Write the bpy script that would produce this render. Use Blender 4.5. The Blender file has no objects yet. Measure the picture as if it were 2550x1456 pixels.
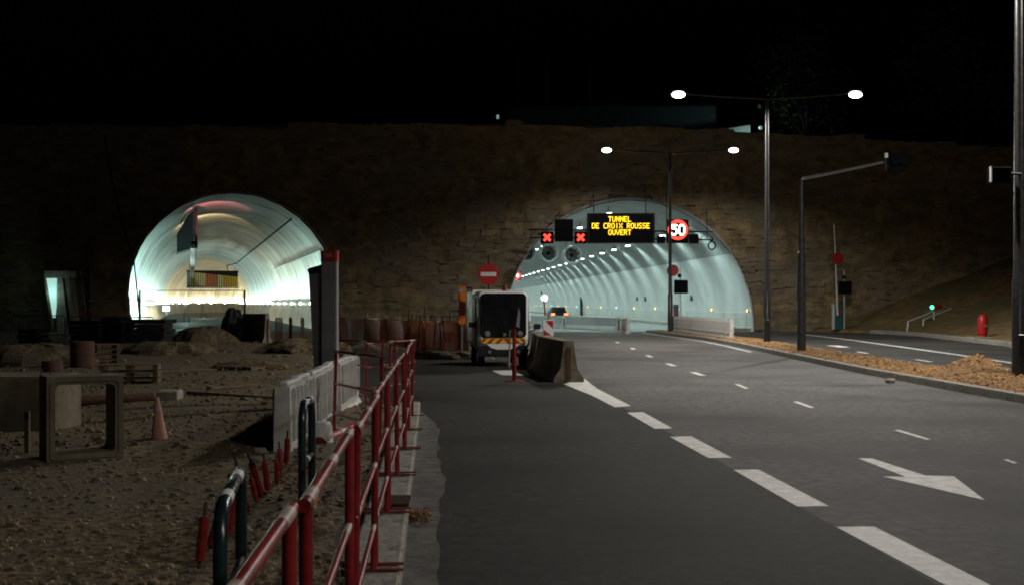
import bpy, math, random
from mathutils import Vector, Matrix
from mathutils.geometry import delaunay_2d_cdt
random.seed(7)
R = math.radians
sc = bpy.context.scene
col = sc.collection

# ------------------------------------------------------------------ camera
FPX, CX, HY, EYE = 2950.0, 1274.5, 755.0, 1.8      # focal length, centre, horizon row of a 2549 px wide frame; eye height
cam_d = bpy.data.cameras.new('camera')
cam = bpy.data.objects.new('camera', cam_d); col.objects.link(cam)
cam.location = (0, 0, EYE); cam.rotation_euler = (R(90), 0, 0)
cam_d.sensor_width = 36; cam_d.lens = 36*FPX/2549
cam_d.shift_y = (HY-728)/2549
cam_d.clip_end = 2000; cam_d.clip_start = .05
sc.camera = cam

# ------------------------------------------------------------------ night sky, faint moon, exposure
w = bpy.data.worlds.new('World'); sc.world = w; w.use_nodes = True
nt = w.node_tree; bg = nt.nodes['Background']
sky = nt.nodes.new('ShaderNodeTexSky'); sky.sky_type = 'NISHITA'; sky.sun_disc = False
sky.sun_elevation = R(-4.6); sky.sun_rotation = R(200)
nt.links.new(sky.outputs[0], bg.inputs[0]); bg.inputs[1].default_value = 0.05
ml = bpy.data.lights.new('moon', 'SUN'); ml.energy = 0.002; ml.angle = R(.5); ml.color = (.8, .88, 1)
mo = bpy.data.objects.new('moon', ml); col.objects.link(mo); mo.rotation_euler = (R(35), R(20), R(20))
sc.view_settings.view_transform = 'Standard'; sc.view_settings.look = 'None'
sc.view_settings.exposure = 0.0; sc.view_settings.gamma = 1
sc.render.engine = 'CYCLES'
cy = sc.cycles
cy.use_denoising = True; cy.max_bounces = 5; cy.diffuse_bounces = 3; cy.glossy_bounces = 3
cy.transmission_bounces = 4; cy.transparent_max_bounces = 8
cy.sample_clamp_indirect = 3; cy.caustics_reflective = False; cy.caustics_refractive = False
cy.use_light_tree = True; cy.filter_width = 1.9

LAMP_POWER = 2900      # one street-lamp head
TUN_POWER = 105         # one ceiling luminaire of the road tunnel
UP_POWER = 330         # one wall uplight of the side tunnel

# ------------------------------------------------------------------ helpers
def P(px, py, d):
    return Vector(((px-CX)/FPX*d, d, EYE-(py-HY)/FPX*d))
def G(px, py, z=0.0):
    d = (EYE-z)*FPX/(py-HY)
    return Vector(((px-CX)/FPX*d, d, z))

class MB:
    def __init__(s): s.v = []; s.f = []
    def add(s, vs, fs):
        n = len(s.v); s.v += [tuple(v) for v in vs]; s.f += [tuple(i+n for i in f) for f in fs]; return s
    def box(s, c, size, rz=0.0, ch=0.0, M=None):
        x, y, z = [k/2 for k in size]
        if ch <= 0:
            vs = [Vector((i*x, j*y, k*z)) for k in (-1, 1) for j in (-1, 1) for i in (-1, 1)]
            fs = [(0,2,3,1),(4,5,7,6),(0,1,5,4),(2,6,7,3),(0,4,6,2),(1,3,7,5)]
        else:
            c2 = min(ch, x*.9, y*.9, z*.9)
            vs = []; idx = {}
            for i in (-1,1):
                for j in (-1,1):
                    for k in (-1,1):
                        for a in range(3):
                            p = [i*(x-c2), j*(y-c2), k*(z-c2)]
                            p[a] = (i*x, j*y, k*z)[a]
                            idx[(i,j,k,a)] = len(vs); vs.append(Vector(p))
            fs = []
            for a in range(3):
                b, c3 = (a+1)%3, (a+2)%3
                for sgn in (-1,1):
                    q = []
                    for (u, v_) in ((-1,-1),(1,-1),(1,1),(-1,1)):
                        t = [0,0,0]; t[a]=sgn; t[b]=u; t[c3]=v_
                        q.append(idx[(t[0],t[1],t[2],a)])
                    fs.append(tuple(q if sgn>0 else q[::-1]))
            for a in range(3):           # edges along axis a
                b, c3 = (a+1)%3, (a+2)%3
                for u in (-1,1):
                    for v_ in (-1,1):
                        t0=[0,0,0]; t0[b]=u; t0[c3]=v_; t1=list(t0); t0[a]=-1; t1[a]=1
                        q=[idx[(*t0,b)],idx[(*t1,b)],idx[(*t1,c3)],idx[(*t0,c3)]]
                        fs.append(tuple(q if u*v_>0 else q[::-1]))
            for i in (-1,1):
                for j in (-1,1):
                    for k in (-1,1):
                        q=[idx[(i,j,k,a)] for a in range(3)]
                        fs.append(tuple(q if i*j*k>0 else q[::-1]))
        m = M or Matrix.Rotation(rz, 3, 'Z')
        return s.add([m@v+Vector(c) for v in vs], fs)
    def tube(s, pts, r, n=8, cap=True):
        pts = [Vector(p) for p in pts]; rs = r if isinstance(r, (list, tuple)) else [r]*len(pts)
        base = len(s.v); prev = None
        for i, p in enumerate(pts):
            t = (pts[min(i+1, len(pts)-1)]-pts[max(i-1, 0)]).normalized()
            if prev is None:
                a = t.cross(Vector((0,0,1)));  a = t.cross(Vector((1,0,0))) if a.length < 1e-3 else a
            else:
                a = prev - t*prev.dot(t)
            a.normalize(); b = t.cross(a); prev = a
            for k in range(n):
                an = 2*math.pi*k/n
                s.v.append(tuple(p+(a*math.cos(an)+b*math.sin(an))*rs[i]))
        for i in range(len(pts)-1):
            for k in range(n):
                s.f.append((base+i*n+k, base+i*n+(k+1)%n, base+(i+1)*n+(k+1)%n, base+(i+1)*n+k))
        if cap:
            s.f.append(tuple(base+k for k in range(n))[::-1]); s.f.append(tuple(base+(len(pts)-1)*n+k for k in range(n)))
        return s
    def lathe(s, prof, c=(0,0,0), n=16, M=None):
        base = len(s.v); c = Vector(c)
        for (r, z) in prof:
            for k in range(n):
                an = 2*math.pi*k/n
                v = Vector((r*math.cos(an), r*math.sin(an), z))
                s.v.append(tuple((M@v if M else v)+c))
        for i in range(len(prof)-1):
            for k in range(n):
                s.f.append((base+i*n+k, base+i*n+(k+1)%n, base+(i+1)*n+(k+1)%n, base+(i+1)*n+k))
        s.f.append(tuple(base+k for k in range(n))[::-1]); s.f.append(tuple(base+(len(prof)-1)*n+k for k in range(n)))
        return s
    def extr(s, poly, vec):
        n = len(poly); poly = [Vector(p) for p in poly]; vec = Vector(vec)
        return s.add(poly+[p+vec for p in poly], [tuple(range(n))[::-1], tuple(range(n, 2*n))]+[(i, (i+1)%n, n+(i+1)%n, n+i) for i in range(n)])
    def loft(s, rings, cap=True):
        n = len(rings[0]); base = len(s.v)
        for r_ in rings: s.v += [tuple(p) for p in r_]
        for i in range(len(rings)-1):
            for k in range(n):
                s.f.append((base+i*n+k, base+i*n+(k+1)%n, base+(i+1)*n+(k+1)%n, base+(i+1)*n+k))
        if cap:
            s.f.append(tuple(base+k for k in range(n))[::-1]); s.f.append(tuple(base+(len(rings)-1)*n+k for k in range(n)))
        return s
    def mesh(s, name, mat, smooth=False):
        me = bpy.data.meshes.new(name); me.from_pydata(s.v, [], s.f)
        import bmesh
        bm = bmesh.new(); bm.from_mesh(me); bmesh.ops.recalc_face_normals(bm, faces=bm.faces); bm.to_mesh(me); bm.free()
        if mat: me.materials.append(mat)
        if smooth:
            me.polygons.foreach_set('use_smooth', [True]*len(me.polygons))
            try: me.set_sharp_from_angle(angle=R(35))
            except Exception: pass
        me.update(); return me
    def build(s, name, mat, parent=None, loc=None, rz=0.0, smooth=False):
        return place(name, s.mesh(name, mat, smooth), parent, loc, rz)

def place(name, me, parent=None, loc=None, rz=0.0, scale=None, rot=None):
    o = bpy.data.objects.new(name, me); col.objects.link(o)
    if parent: o.parent = parent
    if loc is not None: o.location = loc
    if rz: o.rotation_euler = (0, 0, rz)
    if rot is not None: o.rotation_euler = rot
    if scale: o.scale = scale
    return o
def empty(name, loc, rz=0.0):
    o = bpy.data.objects.new(name, None); col.objects.link(o); o.empty_display_size = .2
    o.location = loc; o.rotation_euler = (0, 0, rz); return o
def tag(o, label=None, cat=None, group=None, kind=None):
    if label: o['label'] = label
    if cat: o['category'] = cat
    if group: o['group'] = group
    if kind: o['kind'] = kind
    return o
def copy_tree(o, parent=None, **k):
    c = o.copy(); col.objects.link(c)
    if parent: c.parent = parent
    for ch in [x for x in bpy.data.objects if x.parent == o and x is not c]: copy_tree(ch, c)
    return c
def rrect(wd, ht, r, n=5):
    pts = []
    for (sx, sz, a0) in ((1,-1,-90),(1,1,0),(-1,1,90),(-1,-1,180)):
        for k in range(n+1):
            a = R(a0+90*k/n); pts.append((sx*(wd/2-r)+r*math.cos(a), sz*(ht/2-r)+r*math.sin(a)))
    return pts
def interp(tab, x):
    if x <= tab[0][0]: return tab[0][1]
    for (a, b), (c, d) in zip(tab, tab[1:]):
        if x <= c: return b+(d-b)*(x-a)/(c-a)
    return tab[-1][1]
def hash2(i, j):
    v = math.sin(i*127.1+j*311.7)*43758.5453; return v-math.floor(v)
def vnoise(x, y):
    i, j = math.floor(x), math.floor(y); u, v = x-i, y-j; u = u*u*(3-2*u); v = v*v*(3-2*v)
    return (hash2(i,j)*(1-u)+hash2(i+1,j)*u)*(1-v)+(hash2(i,j+1)*(1-u)+hash2(i+1,j+1)*u)*v

# ------------------------------------------------------------------ materials
def pm(name, c1, c2=None, scale=6.0, rough=.6, bump=0.0, metal=0.0, detail=6.0, stretch=None, bscale=None, island=0.0, spec=.5, c3=None, s3=.4, coat=0.0, wscale=None):
    m = bpy.data.materials.new(name); m.use_nodes = True; t = m.node_tree; N = t.nodes; L = t.links
    b = N['Principled BSDF']; b.inputs['Roughness'].default_value = rough; b.inputs['Metallic'].default_value = metal
    b.inputs['Specular IOR Level'].default_value = spec; b.inputs['Coat Weight'].default_value = coat
    c2 = c2 or tuple(k*.72 for k in c1)
    tc = N.new('ShaderNodeTexCoord'); vec = tc.outputs['Object']
    g = N.new('ShaderNodeNewGeometry')
    mp = N.new('ShaderNodeMapping')
    src = g.outputs['Position'] if stretch == 'world' or wscale else vec
    L.new(src, mp.inputs['Vector'])
    if isinstance(stretch, tuple): mp.inputs['Scale'].default_value = stretch
    if wscale: mp.inputs['Scale'].default_value = wscale; mp.inputs['Rotation'].default_value = (0, 0, R(-15.2))
    no = N.new('ShaderNodeTexNoise'); no.inputs['Scale'].default_value = scale; no.inputs['Detail'].default_value = detail
    no.inputs['Roughness'].default_value = .65
    L.new(mp.outputs[0], no.inputs['Vector'])
    cr = N.new('ShaderNodeValToRGB'); cr.color_ramp.elements[0].position = .39; cr.color_ramp.elements[1].position = .62
    cr.color_ramp.elements[0].color = (*c2, 1); cr.color_ramp.elements[1].color = (*c1, 1)
    L.new(no.outputs['Fac'], cr.inputs['Fac']); colr = cr.outputs['Color']
    if c3:
        n3 = N.new('ShaderNodeTexNoise'); n3.inputs['Scale'].default_value = s3; n3.inputs['Detail'].default_value = 4
        L.new(mp.outputs[0], n3.inputs['Vector'])
        r3 = N.new('ShaderNodeValToRGB'); r3.color_ramp.elements[0].position = .45; r3.color_ramp.elements[1].position = .65
        L.new(n3.outputs['Fac'], r3.inputs['Fac'])
        mx = N.new('ShaderNodeMix'); mx.data_type = 'RGBA'
        L.new(r3.outputs['Color'], mx.inputs['Factor']); L.new(colr, mx.inputs['A']); mx.inputs['B'].default_value = (*c3, 1)
        colr = mx.outputs['Result']
    if island:
        oi = N.new('ShaderNodeObjectInfo')
        ad = N.new('ShaderNodeMath'); ad.operation = 'ADD'; L.new(g.outputs['Random Per Island'], ad.inputs[0]); L.new(oi.outputs['Random'], ad.inputs[1])
        fr = N.new('ShaderNodeMath'); fr.operation = 'FRACT'; L.new(ad.outputs[0], fr.inputs[0])
        mr = N.new('ShaderNodeMapRange'); mr.inputs['To Min'].default_value = 1-island; mr.inputs['To Max'].default_value = 1+island*.6
        L.new(fr.outputs[0], mr.inputs['Value'])
        hs = N.new('ShaderNodeHueSaturation'); L.new(colr, hs.inputs['Color']); L.new(mr.outputs[0], hs.inputs['Value'])
        colr = hs.outputs['Color']
    L.new(colr, b.inputs['Base Color'])
    rr = N.new('ShaderNodeMapRange'); rr.inputs['To Min'].default_value = max(.04, rough-.12); rr.inputs['To Max'].default_value = min(1, rough+.12)
    L.new(no.outputs['Fac'], rr.inputs['Value']); L.new(rr.outputs[0], b.inputs['Roughness'])
    if bump:
        bn = N.new('ShaderNodeTexNoise'); bn.inputs['Scale'].default_value = bscale or scale*4; bn.inputs['Detail'].default_value = 5
        L.new(mp.outputs[0], bn.inputs['Vector'])
        bp = N.new('ShaderNodeBump'); bp.inputs['Strength'].default_value = bump; bp.inputs['Distance'].default_value = .03
        L.new(bn.outputs['Fac'], bp.inputs['Height']); L.new(bp.outputs[0], b.inputs['Normal'])
    return m
def em(name, c, s):
    m = bpy.data.materials.new(name); m.use_nodes = True; b = m.node_tree.nodes['Principled BSDF']
    b.inputs['Base Color'].default_value = (*[k*.5 for k in c], 1); b.inputs['Emission Color'].default_value = (*c, 1); b.inputs['Emission Strength'].default_value = s
    return m
def asphalt(name, base):
    m = pm(name, tuple(k*1.35 for k in base), tuple(k*.62 for k in base), scale=7, detail=12, rough=.66, spec=.08, bump=.5, bscale=120, stretch='world', c3=tuple(k*.6 for k in base), s3=.3)
    return m
M = {}
M['asphalt'] = asphalt('asphalt', (.14,.134,.127))
M['asphalt_new'] = asphalt('asphalt_fresh', (.05,.048,.042))
M['asphalt_old'] = asphalt('asphalt_worn', (.07,.07,.064))
M['paint'] = pm('road_paint', (.86,.84,.79), (.5,.49,.45), scale=7, detail=10, rough=.6, bump=.2, stretch='world')
M['dirt'] = pm('site_dirt', (.24,.175,.085), (.05,.036,.018), scale=9, rough=.95, bump=1.0, bscale=22, stretch='world', c3=(.12,.1,.07), s3=.6)
M['ground'] = pm('ground_soil', (.12,.1,.06), (.06,.05,.035), scale=1.5, rough=.95, stretch='world')
M['gravel'] = pm('gravel_stone', (.3,.24,.15), (.12,.09,.05), scale=8, rough=.9, island=.5)
M['mulch'] = pm('mulch_bed', (.34,.19,.075), (.16,.08,.03), scale=24, rough=.95, bump=1, bscale=60, stretch='world')
M['chip'] = pm('mulch_chip', (.5,.29,.11), (.28,.15,.055), scale=8, rough=.9, island=.5)
M['kerb'] = pm('kerb_concrete', (.36,.34,.29), (.2,.19,.16), scale=7, rough=.85, bump=.3)
M['gutter'] = pm('gutter_concrete', (.13,.12,.1), (.055,.052,.046), scale=4, rough=.85, bump=.3, stretch='world')
M['concrete'] = pm('concrete', (.38,.35,.29), (.22,.2,.16), scale=3, rough=.85, bump=.35)
M['concrete_old'] = pm('concrete_stained', (.27,.23,.15), (.14,.115,.07), scale=2.5, rough=.9, bump=.5, c3=(.1,.085,.06), s3=1.2)
M['stone'] = pm('wall_stone', (.4,.3,.15), (.2,.155,.09), scale=1.1, rough=.95, bump=.9, bscale=7, island=.22, stretch='world', c3=(.27,.225,.16), s3=.35)
M['mortar'] = pm('wall_joint', (.16,.12,.065), (.1,.075,.04), scale=3, rough=.95)
M['lining'] = pm('tunnel_lining', (.4,.41,.4), (.15,.16,.155), scale=2.2, rough=.3, bump=.35, bscale=3, wscale=(.08,.8,.08), island=.42)
M['lining2'] = pm('vault_concrete', (.4,.41,.4), (.28,.29,.285), scale=.8, rough=.6, bump=.2, stretch='world')
M['panel'] = pm('wall_panel_white', (.74,.75,.74), (.62,.63,.62), scale=.7, rough=.38, bump=.03, stretch='world')
M['floor2'] = pm('tunnel_pavement', (.3,.3,.29), (.2,.2,.195), scale=5, rough=.6, stretch='world')
M['metal'] = pm('galvanised', (.42,.43,.44), (.3,.31,.32), scale=12, rough=.4, metal=.8)
M['pole'] = pm('pole_paint', (.045,.043,.042), (.03,.03,.03), scale=8, rough=.3, metal=.2)
M['dark'] = pm('dark_plastic', (.018,.018,.02), (.012,.012,.013), scale=10, rough=.5, spec=.2)
M['blackmatt'] = pm('black_matt', (.008,.008,.009), (.005,.005,.006), scale=10, rough=.85, spec=.06)
M['darktarp'] = pm('dark_tarp', (.02,.02,.018), (.01,.01,.01), scale=6, rough=.7, bump=.6, bscale=7)
M['red'] = pm('red_paint', (.3,.02,.02), (.15,.011,.011), scale=6, rough=.32, bump=.05)
M['redband'] = pm('faded_band', (.5,.43,.37), (.3,.21,.18), scale=14, rough=.45)
M['redlead'] = pm('red_sign', (.42,.012,.012), (.33,.009,.009), scale=6, rough=.45)
M['white'] = pm('white_paint', (.75,.75,.73), (.62,.62,.6), scale=6, rough=.4)
M['vanwhite'] = pm('vehicle_white', (.74,.74,.73), (.66,.66,.65), scale=3, rough=.28, coat=.4)
M['plastic'] = pm('barrier_plastic', (.68,.67,.64), (.48,.47,.44), scale=3.5, rough=.55, bump=.1)
M['greyplastic'] = pm('totem_plastic', (.36,.355,.37), (.27,.265,.275), scale=3, rough=.5)
M['glass'] = pm('black_glass', (.008,.009,.01), (.006,.006,.007), scale=3, rough=.07, spec=.6)
M['rubber'] = pm('tyre_rubber', (.015,.015,.015), (.01,.01,.01), scale=20, rough=.85)
M['yellow'] = pm('yellow_film', (.7,.5,.02), (.62,.44,.02), scale=6, rough=.4)
M['orange'] = pm('orange_net', (.72,.24,.09), (.55,.16,.06), scale=7, rough=.6)
M['orangefilm'] = pm('orange_film', (.8,.2,.015), (.68,.16,.01), scale=5, rough=.4)
M['maroon'] = pm('maroon_film', (.16,.012,.01), (.12,.01,.008), scale=5, rough=.5)
M['rust'] = pm('rusty_steel', (.12,.05,.03), (.06,.03,.02), scale=14, rough=.85, bump=.3)
M['cone'] = pm('cone_faded', (.52,.27,.2), (.4,.18,.13), scale=10, rough=.7)
M['darkgreen'] = pm('dark_green_paint', (.012,.028,.03), (.008,.018,.02), scale=8, rough=.28)
M['teal'] = pm('cabinet_teal', (.02,.11,.1), (.015,.085,.08), scale=4, rough=.45)
M['bank'] = pm('bank_soil', (.26,.16,.06), (.12,.085,.035), scale=1.8, rough=.95, bump=.8, bscale=9, stretch='world', c3=(.12,.115,.045), s3=.5)
M['facade'] = pm('building_facade', (.2,.23,.25), (.16,.19,.2), scale=.5, rough=.8)
M['hull'] = pm('car_paint', (.02,.022,.026), (.015,.016,.018), scale=2, rough=.25, coat=.5)
M['leaf'] = pm('tree_leaf', (.06,.09,.03), (.03,.05,.018), scale=3, rough=.7, island=.4)
M['bark'] = pm('tree_bark', (.09,.07,.05), (.05,.04,.03), scale=9, rough=.95, bump=.8)
M['dryleaf'] = pm('dry_leaf', (.36,.19,.06), (.2,.1,.035), scale=9, rough=.85, island=.4)
M['wood'] = pm('old_timber', (.2,.15,.09), (.11,.085,.05), scale=5, rough=.9, bump=.4, stretch=(1,8,8))
M['lampglass'] = em('lamp_lens', (1,.98,.95), 12)
M['tunlens'] = em('tunnel_lens', (.8,1,.96), 9)
M['uplens'] = em('uplight_lens', (.88,1,.97), 10)
M['amber'] = em('amber_led', (1,.62,.02), 2.6)
M['redled'] = em('red_led', (1,.05,.03), 3.5)
M['redhot'] = em('red_cross_led', (1,.05,.03), 2.6)
M['whiteled'] = em('white_led', (1,1,1), 6)
M['markamber'] = em('marker_amber', (1,.55,.1), 5)
M['markteal'] = em('marker_teal', (.3,1,.9), 4)
M['green'] = em('green_led', (.08,1,.45), 3)
M['tail'] = em('tail_light', (1,.16,.05), 5)
M['recess_glow'] = em('lit_opening', (.5,.86,.78), .7)
M['shedlight'] = em('lit_shed_wall', (.42,.68,.64), .42)

def lamp(name, kind, loc, power, color=(1,1,1), parent=None, rot=(0,0,0), size=.3, angle=None, blend=.5, size_y=None):
    l = bpy.data.lights.new(name, kind); l.energy = power; l.color = color
    if kind == 'SPOT': l.spot_size = R(angle); l.spot_blend = blend; l.shadow_soft_size = size
    elif kind == 'AREA':
        l.size = size
        if size_y: l.shape = 'RECTANGLE'; l.size_y = size_y
        if angle: l.spread = R(angle)
    else: l.shadow_soft_size = size
    o = bpy.data.objects.new(name, l); col.objects.link(o); o.location = loc; o.rotation_euler = rot
    if parent: o.parent = parent
    return o

# ------------------------------------------------------------------ road layout (metres, x across, y ahead)
LEFT = [(0,-.19),(19,-1.48)]                                  # left kerb's road edge
def xk(y): return -.19-.068*y
ASPH = [(0,-.3),(19,-1.6),(22,-2.6),(30,-4.6),(42,-6.5),(76,-8)]   # where the site dirt begins
MED_L = [(-30,10.2),(10,9.75),(22,9.2),(30,9.0),(38,9.15),(50,9.5),(58,9.5),(66,8.9),(80,8.0)]
MED_R = [(-30,12.2),(10,11.9),(22,11.45),(32,11.3),(45,11.4),(56,11.5),(66,10.8),(80,8.6)]
FAR_E = [(-30,14),(20,16.4),(38,17.6),(48,20.5),(66,22.3),(71,22),(76,19)]   # far kerb
DW = 0.09
def yw(x): return 75.3+DW*x

def sheet(name, left, right, ys, z, mat, kind='structure'):
    mb = MB()
    for y in ys:
        mb.v.append((left(y), y, z)); mb.v.append((right(y), y, z))
    for i in range(len(ys)-1): mb.f.append((2*i, 2*i+1, 2*i+3, 2*i+2))
    return tag(mb.build(name, mat), kind=kind)

gm = MB(); gm.add([(-700,-150,-.3),(700,-150,-.3),(700,900,-.3),(-700,900,-.3)], [(0,1,2,3)])
tag(gm.build('ground', M['ground']), kind='structure')
YS = [-30,-10,0,6,12,19,22,26,30,36,42,50,58,66,72,76.2]
def lane(y): return interp([(-30,5.0),(9.7,2.6),(20.5,1.95),(28,1.3),(40,.6),(76,.2)], y)
sheet('road', lambda y: interp(ASPH, y)-.6, lane, YS, 0, M['asphalt_new'])
sheet('road', lane, lambda y: interp(MED_L, y)+.05, YS, 0, M['asphalt'])
sheet('verge', lambda y: 15.5, lambda y: 27.0, [66,72,78.5], -.02, M['kerb'])
sheet('road', lambda y: interp(MED_R, y)-.05, lambda y: interp(FAR_E, y)+.1, YS, 0, M['asphalt_old'])
sheet('gutter', lambda y: xk(y)-.02, lambda y: xk(y)+(.2+.16*vnoise(y*.5,3)+.05*vnoise(y*2.3,7))*min(1, (20-y)/3), [k*.1 for k in range(198)], .004, M['gutter'])

def paint(poly):
    mb = MB(); mb.add(poly, [tuple(range(len(poly)))]); return tag(mb.build('road_marking', M['paint']), kind='structure')
def c8(x, y): v = G(1217.2+x*.5222, 811.5+y*.5222); v.z = .004; return v
for q in ([(658,412),(735,410),(875,487),(790,489)], [(862,527),(965,525),(1160,628),(1045,628)], [(1165,685),(1285,683),(1620,858),(1470,860)],
          [(1655,957),(1835,955),(2560,1320),(2352,1330)],
          [(355,275),(455,250),(520,300),(678,380),(600,386),(490,330)],
          [(1928,495),(1955,493),(2108,540),(2085,541)], [(1448,360),(1470,358),(1553,388),(1530,389)], [(1170,277),(1190,275),(1240,296),(1218,297)],
          [(2450,636),(2470,634),(2520,652),(2500,653)],
          [(1760,630),(1825,630),(2080,712),(2215,715),(2365,830),(1875,716),(1985,718)],
          [(15,212),(180,208),(195,236),(60,232)]):
    paint([c8(*p) for p in q])
def dash(x, y, ang, l=1.5, wd=.14):
    c, s_ = math.cos(ang), math.sin(ang); u = Vector((-s_, c, 0)); n = Vector((c, s_, 0)); o = Vector((x, y, .004))
    paint([o-n*wd/2, o+n*wd/2, o+n*wd/2+u*l, o-n*wd/2+u*l])
for (x, y, a) in ((1000,227,.03),(868,184,.0),(762,143,-.02),(682,107,-.05),(609,77,-.05)):
    v = c8(x, y); dash(v.x, v.y-.7, a, 1.5, .17)
for (px, py) in ((2144,877),(2296,897),(2507,920),(2030,866)):
    v = G(px, py); dash(v.x, v.y-.8, -.05, 1.6, .16)
v = G(2078, 861); paint([v+Vector((-.15,-1.3,.004)), v+Vector((.3,-1.3,.004)), v+Vector((.35,.8,.004)), v+Vector((-.2,.6,.004))])
# long edge line of the far carriageway
el = [G(*p) for p in ((2000,832),(2035,836),(2120,846),(2250,864),(2380,882),(2526,904),(2620,918))]
mb = MB()
for p in el: mb.v += [(p.x-.12, p.y, .004), (p.x+.14, p.y, .004)]
for i in range(len(el)-1): mb.f.append((2*i, 2*i+1, 2*i+3, 2*i+2))
tag(mb.build('road_marking', M['paint']), kind='structure')
# near-median edge line
mb = MB()
for i, y in enumerate((44,50,56,62,68,73)):
    x = interp(MED_L, y)-.45; mb.v += [(x-.07, y, .004), (x+.07, y, .004)]
for i in range(5): mb.f.append((2*i, 2*i+1, 2*i+3, 2*i+2))
tag(mb.build('road_marking', M['paint']), kind='structure')

# kerbs: each stone a piece of its kerb
def kerb(name, xf, y0, y1, width, h, side, step=1.0, mat='kerb'):
    root = empty(name, (0,0,0)); tag(root, kind='structure')
    y = y0; i = 0; unit = MB().box((0,0,0), (1,1,1), ch=.06).mesh('kerb_stone', M[mat])
    while y < y1:
        ym = y+step/2; x = xf(ym); x2 = xf(ym+step*.5); a = math.atan2(xf(ym-step*.5)-x2, step)
        place('kerb_stone', unit, root, (x+side*width/2, ym, h/2-.05), rot=(0,0,a), scale=(width, step-.012, h+.1+random.uniform(-.004,.004)))
        y += step; i += 1
    return root
kerb('kerb', xk, 1.0, 19.5, .34, .15, -1)
kerb('kerb', lambda y: interp(MED_L, y), 2, 74, .18, .16, 1)
kerb('kerb', lambda y: interp(MED_R, y), 14, 74, .16, .15, -1)
kerb('kerb', lambda y: interp(FAR_E, y)+.15, 18, 72, .22, .2, 1, 1.5)

# median soil with mulch
def medz(x, y, edge):
    b = .1+.05*vnoise(x*1.3, y*.9)+.03*vnoise(x*5, y*5)
    m_ = .42*math.exp(-((x-10.75)/.55)**2-((y-27.4)/1.0)**2)+.1*math.exp(-((x-10.2)/.6)**2-((y-25)/2.2)**2)
    return b+(0 if edge else m_+.03)
mb = MB(); ny = 260; nx = 9
for j in range(ny+1):
    y = 2+72*j/ny; a = interp(MED_L, y)+.16; b = interp(MED_R, y)-.14
    for i in range(nx+1):
        x = a+(b-a)*i/nx; mb.v.append((x, y, medz(x, y, i in (0, nx))))
for j in range(ny):
    for i in range(nx): k = j*(nx+1)+i; mb.f.append((k, k+1, k+nx+2, k+nx+1))
tag(mb.build('median', M['mulch'], smooth=True), kind='structure')
mb = MB()
for i in range(9000):
    y = 12+50*random.random()**1.6; a = interp(MED_L, y)+.19; b = interp(MED_R, y)-.16
    if b-a < .3: continue
    x = random.uniform(a, b); z = medz(x, y, False)+.008
    s_ = random.uniform(.02,.05); l = s_*random.uniform(1.2,2.6); an = random.random()*6.28; t_ = random.uniform(-.5,.5)
    u = Vector((math.cos(an), math.sin(an), t_))*l/2; n_ = Vector((-math.sin(an), math.cos(an), random.uniform(-.4,.4)))*s_/2; o = Vector((x,y,z))
    h = Vector((0,0,.012))
    mb.add([o-u-n_, o+u-n_, o+u+n_, o-u+n_, o-u*.8+h, o+u*.8+h], [(0,1,5,4),(2,3,4,5),(0,4,3),(1,2,5)])
tag(mb.build('wood_chip_mulch', M['chip']), 'orange brown wood chips covering the median strip and its small heap', 'mulch', kind='stuff')

# site dirt, uneven
def dz(x, y):
    e = interp(ASPH, y); dd = e-x
    z = .02+.10*vnoise(x*.35, y*.35)+.05*vnoise(x*1.1, y*1.1)+.03*vnoise(x*3.1, y*3.1)
    z = z*min(1, dd/1.2+.25)
    if y < 20: z += .07*math.exp(-max(0, dd)/.8)
    return z
mb = MB(); ys = []; y = 3.0
while y < 77: ys.append(y); y += .12+.012*y
nx = 90
for y in ys:
    e = interp(ASPH, y)-.02
    for i in range(nx+1):
        t_ = (i/nx)**1.9; x = e-58*t_; mb.v.append((x, y, dz(x, y)))
for j in range(len(ys)-1):
    for i in range(nx): k = j*(nx+1)+i; mb.f.append((k+1, k, k+nx+1, k+nx+2))
tag(mb.build('site_ground', M['dirt'], smooth=True), kind='structure')
mb = MB()
for i in range(11000):
    y = 6.5+28*random.random()**2.0; e = interp(ASPH, y)-.1; x = e-13*random.random()**1.3
    s_ = random.uniform(.01,.036)*(2.0 if random.random() < .06 else 1); z = dz(x, y)+s_*.25
    ps = []
    for (a, b, c) in ((1,0,-.4),(-.5,.87,-.4),(-.5,-.87,-.4),(.5,.6,.35),(-.8,0,.35),(.5,-.6,.35)):
        ps.append((x+s_*a*random.uniform(.7,1.3), y+s_*b*random.uniform(.7,1.3), z+s_*c*random.uniform(.7,1.3)))
    mb.add(ps, [(3,4,5),(0,1,3),(1,4,3),(1,2,4),(2,5,4),(2,0,5),(0,3,5)])
tag(mb.build('gravel', M['gravel']), 'loose pale gravel scattered over the dark building site', 'gravel', kind='stuff')

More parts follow.
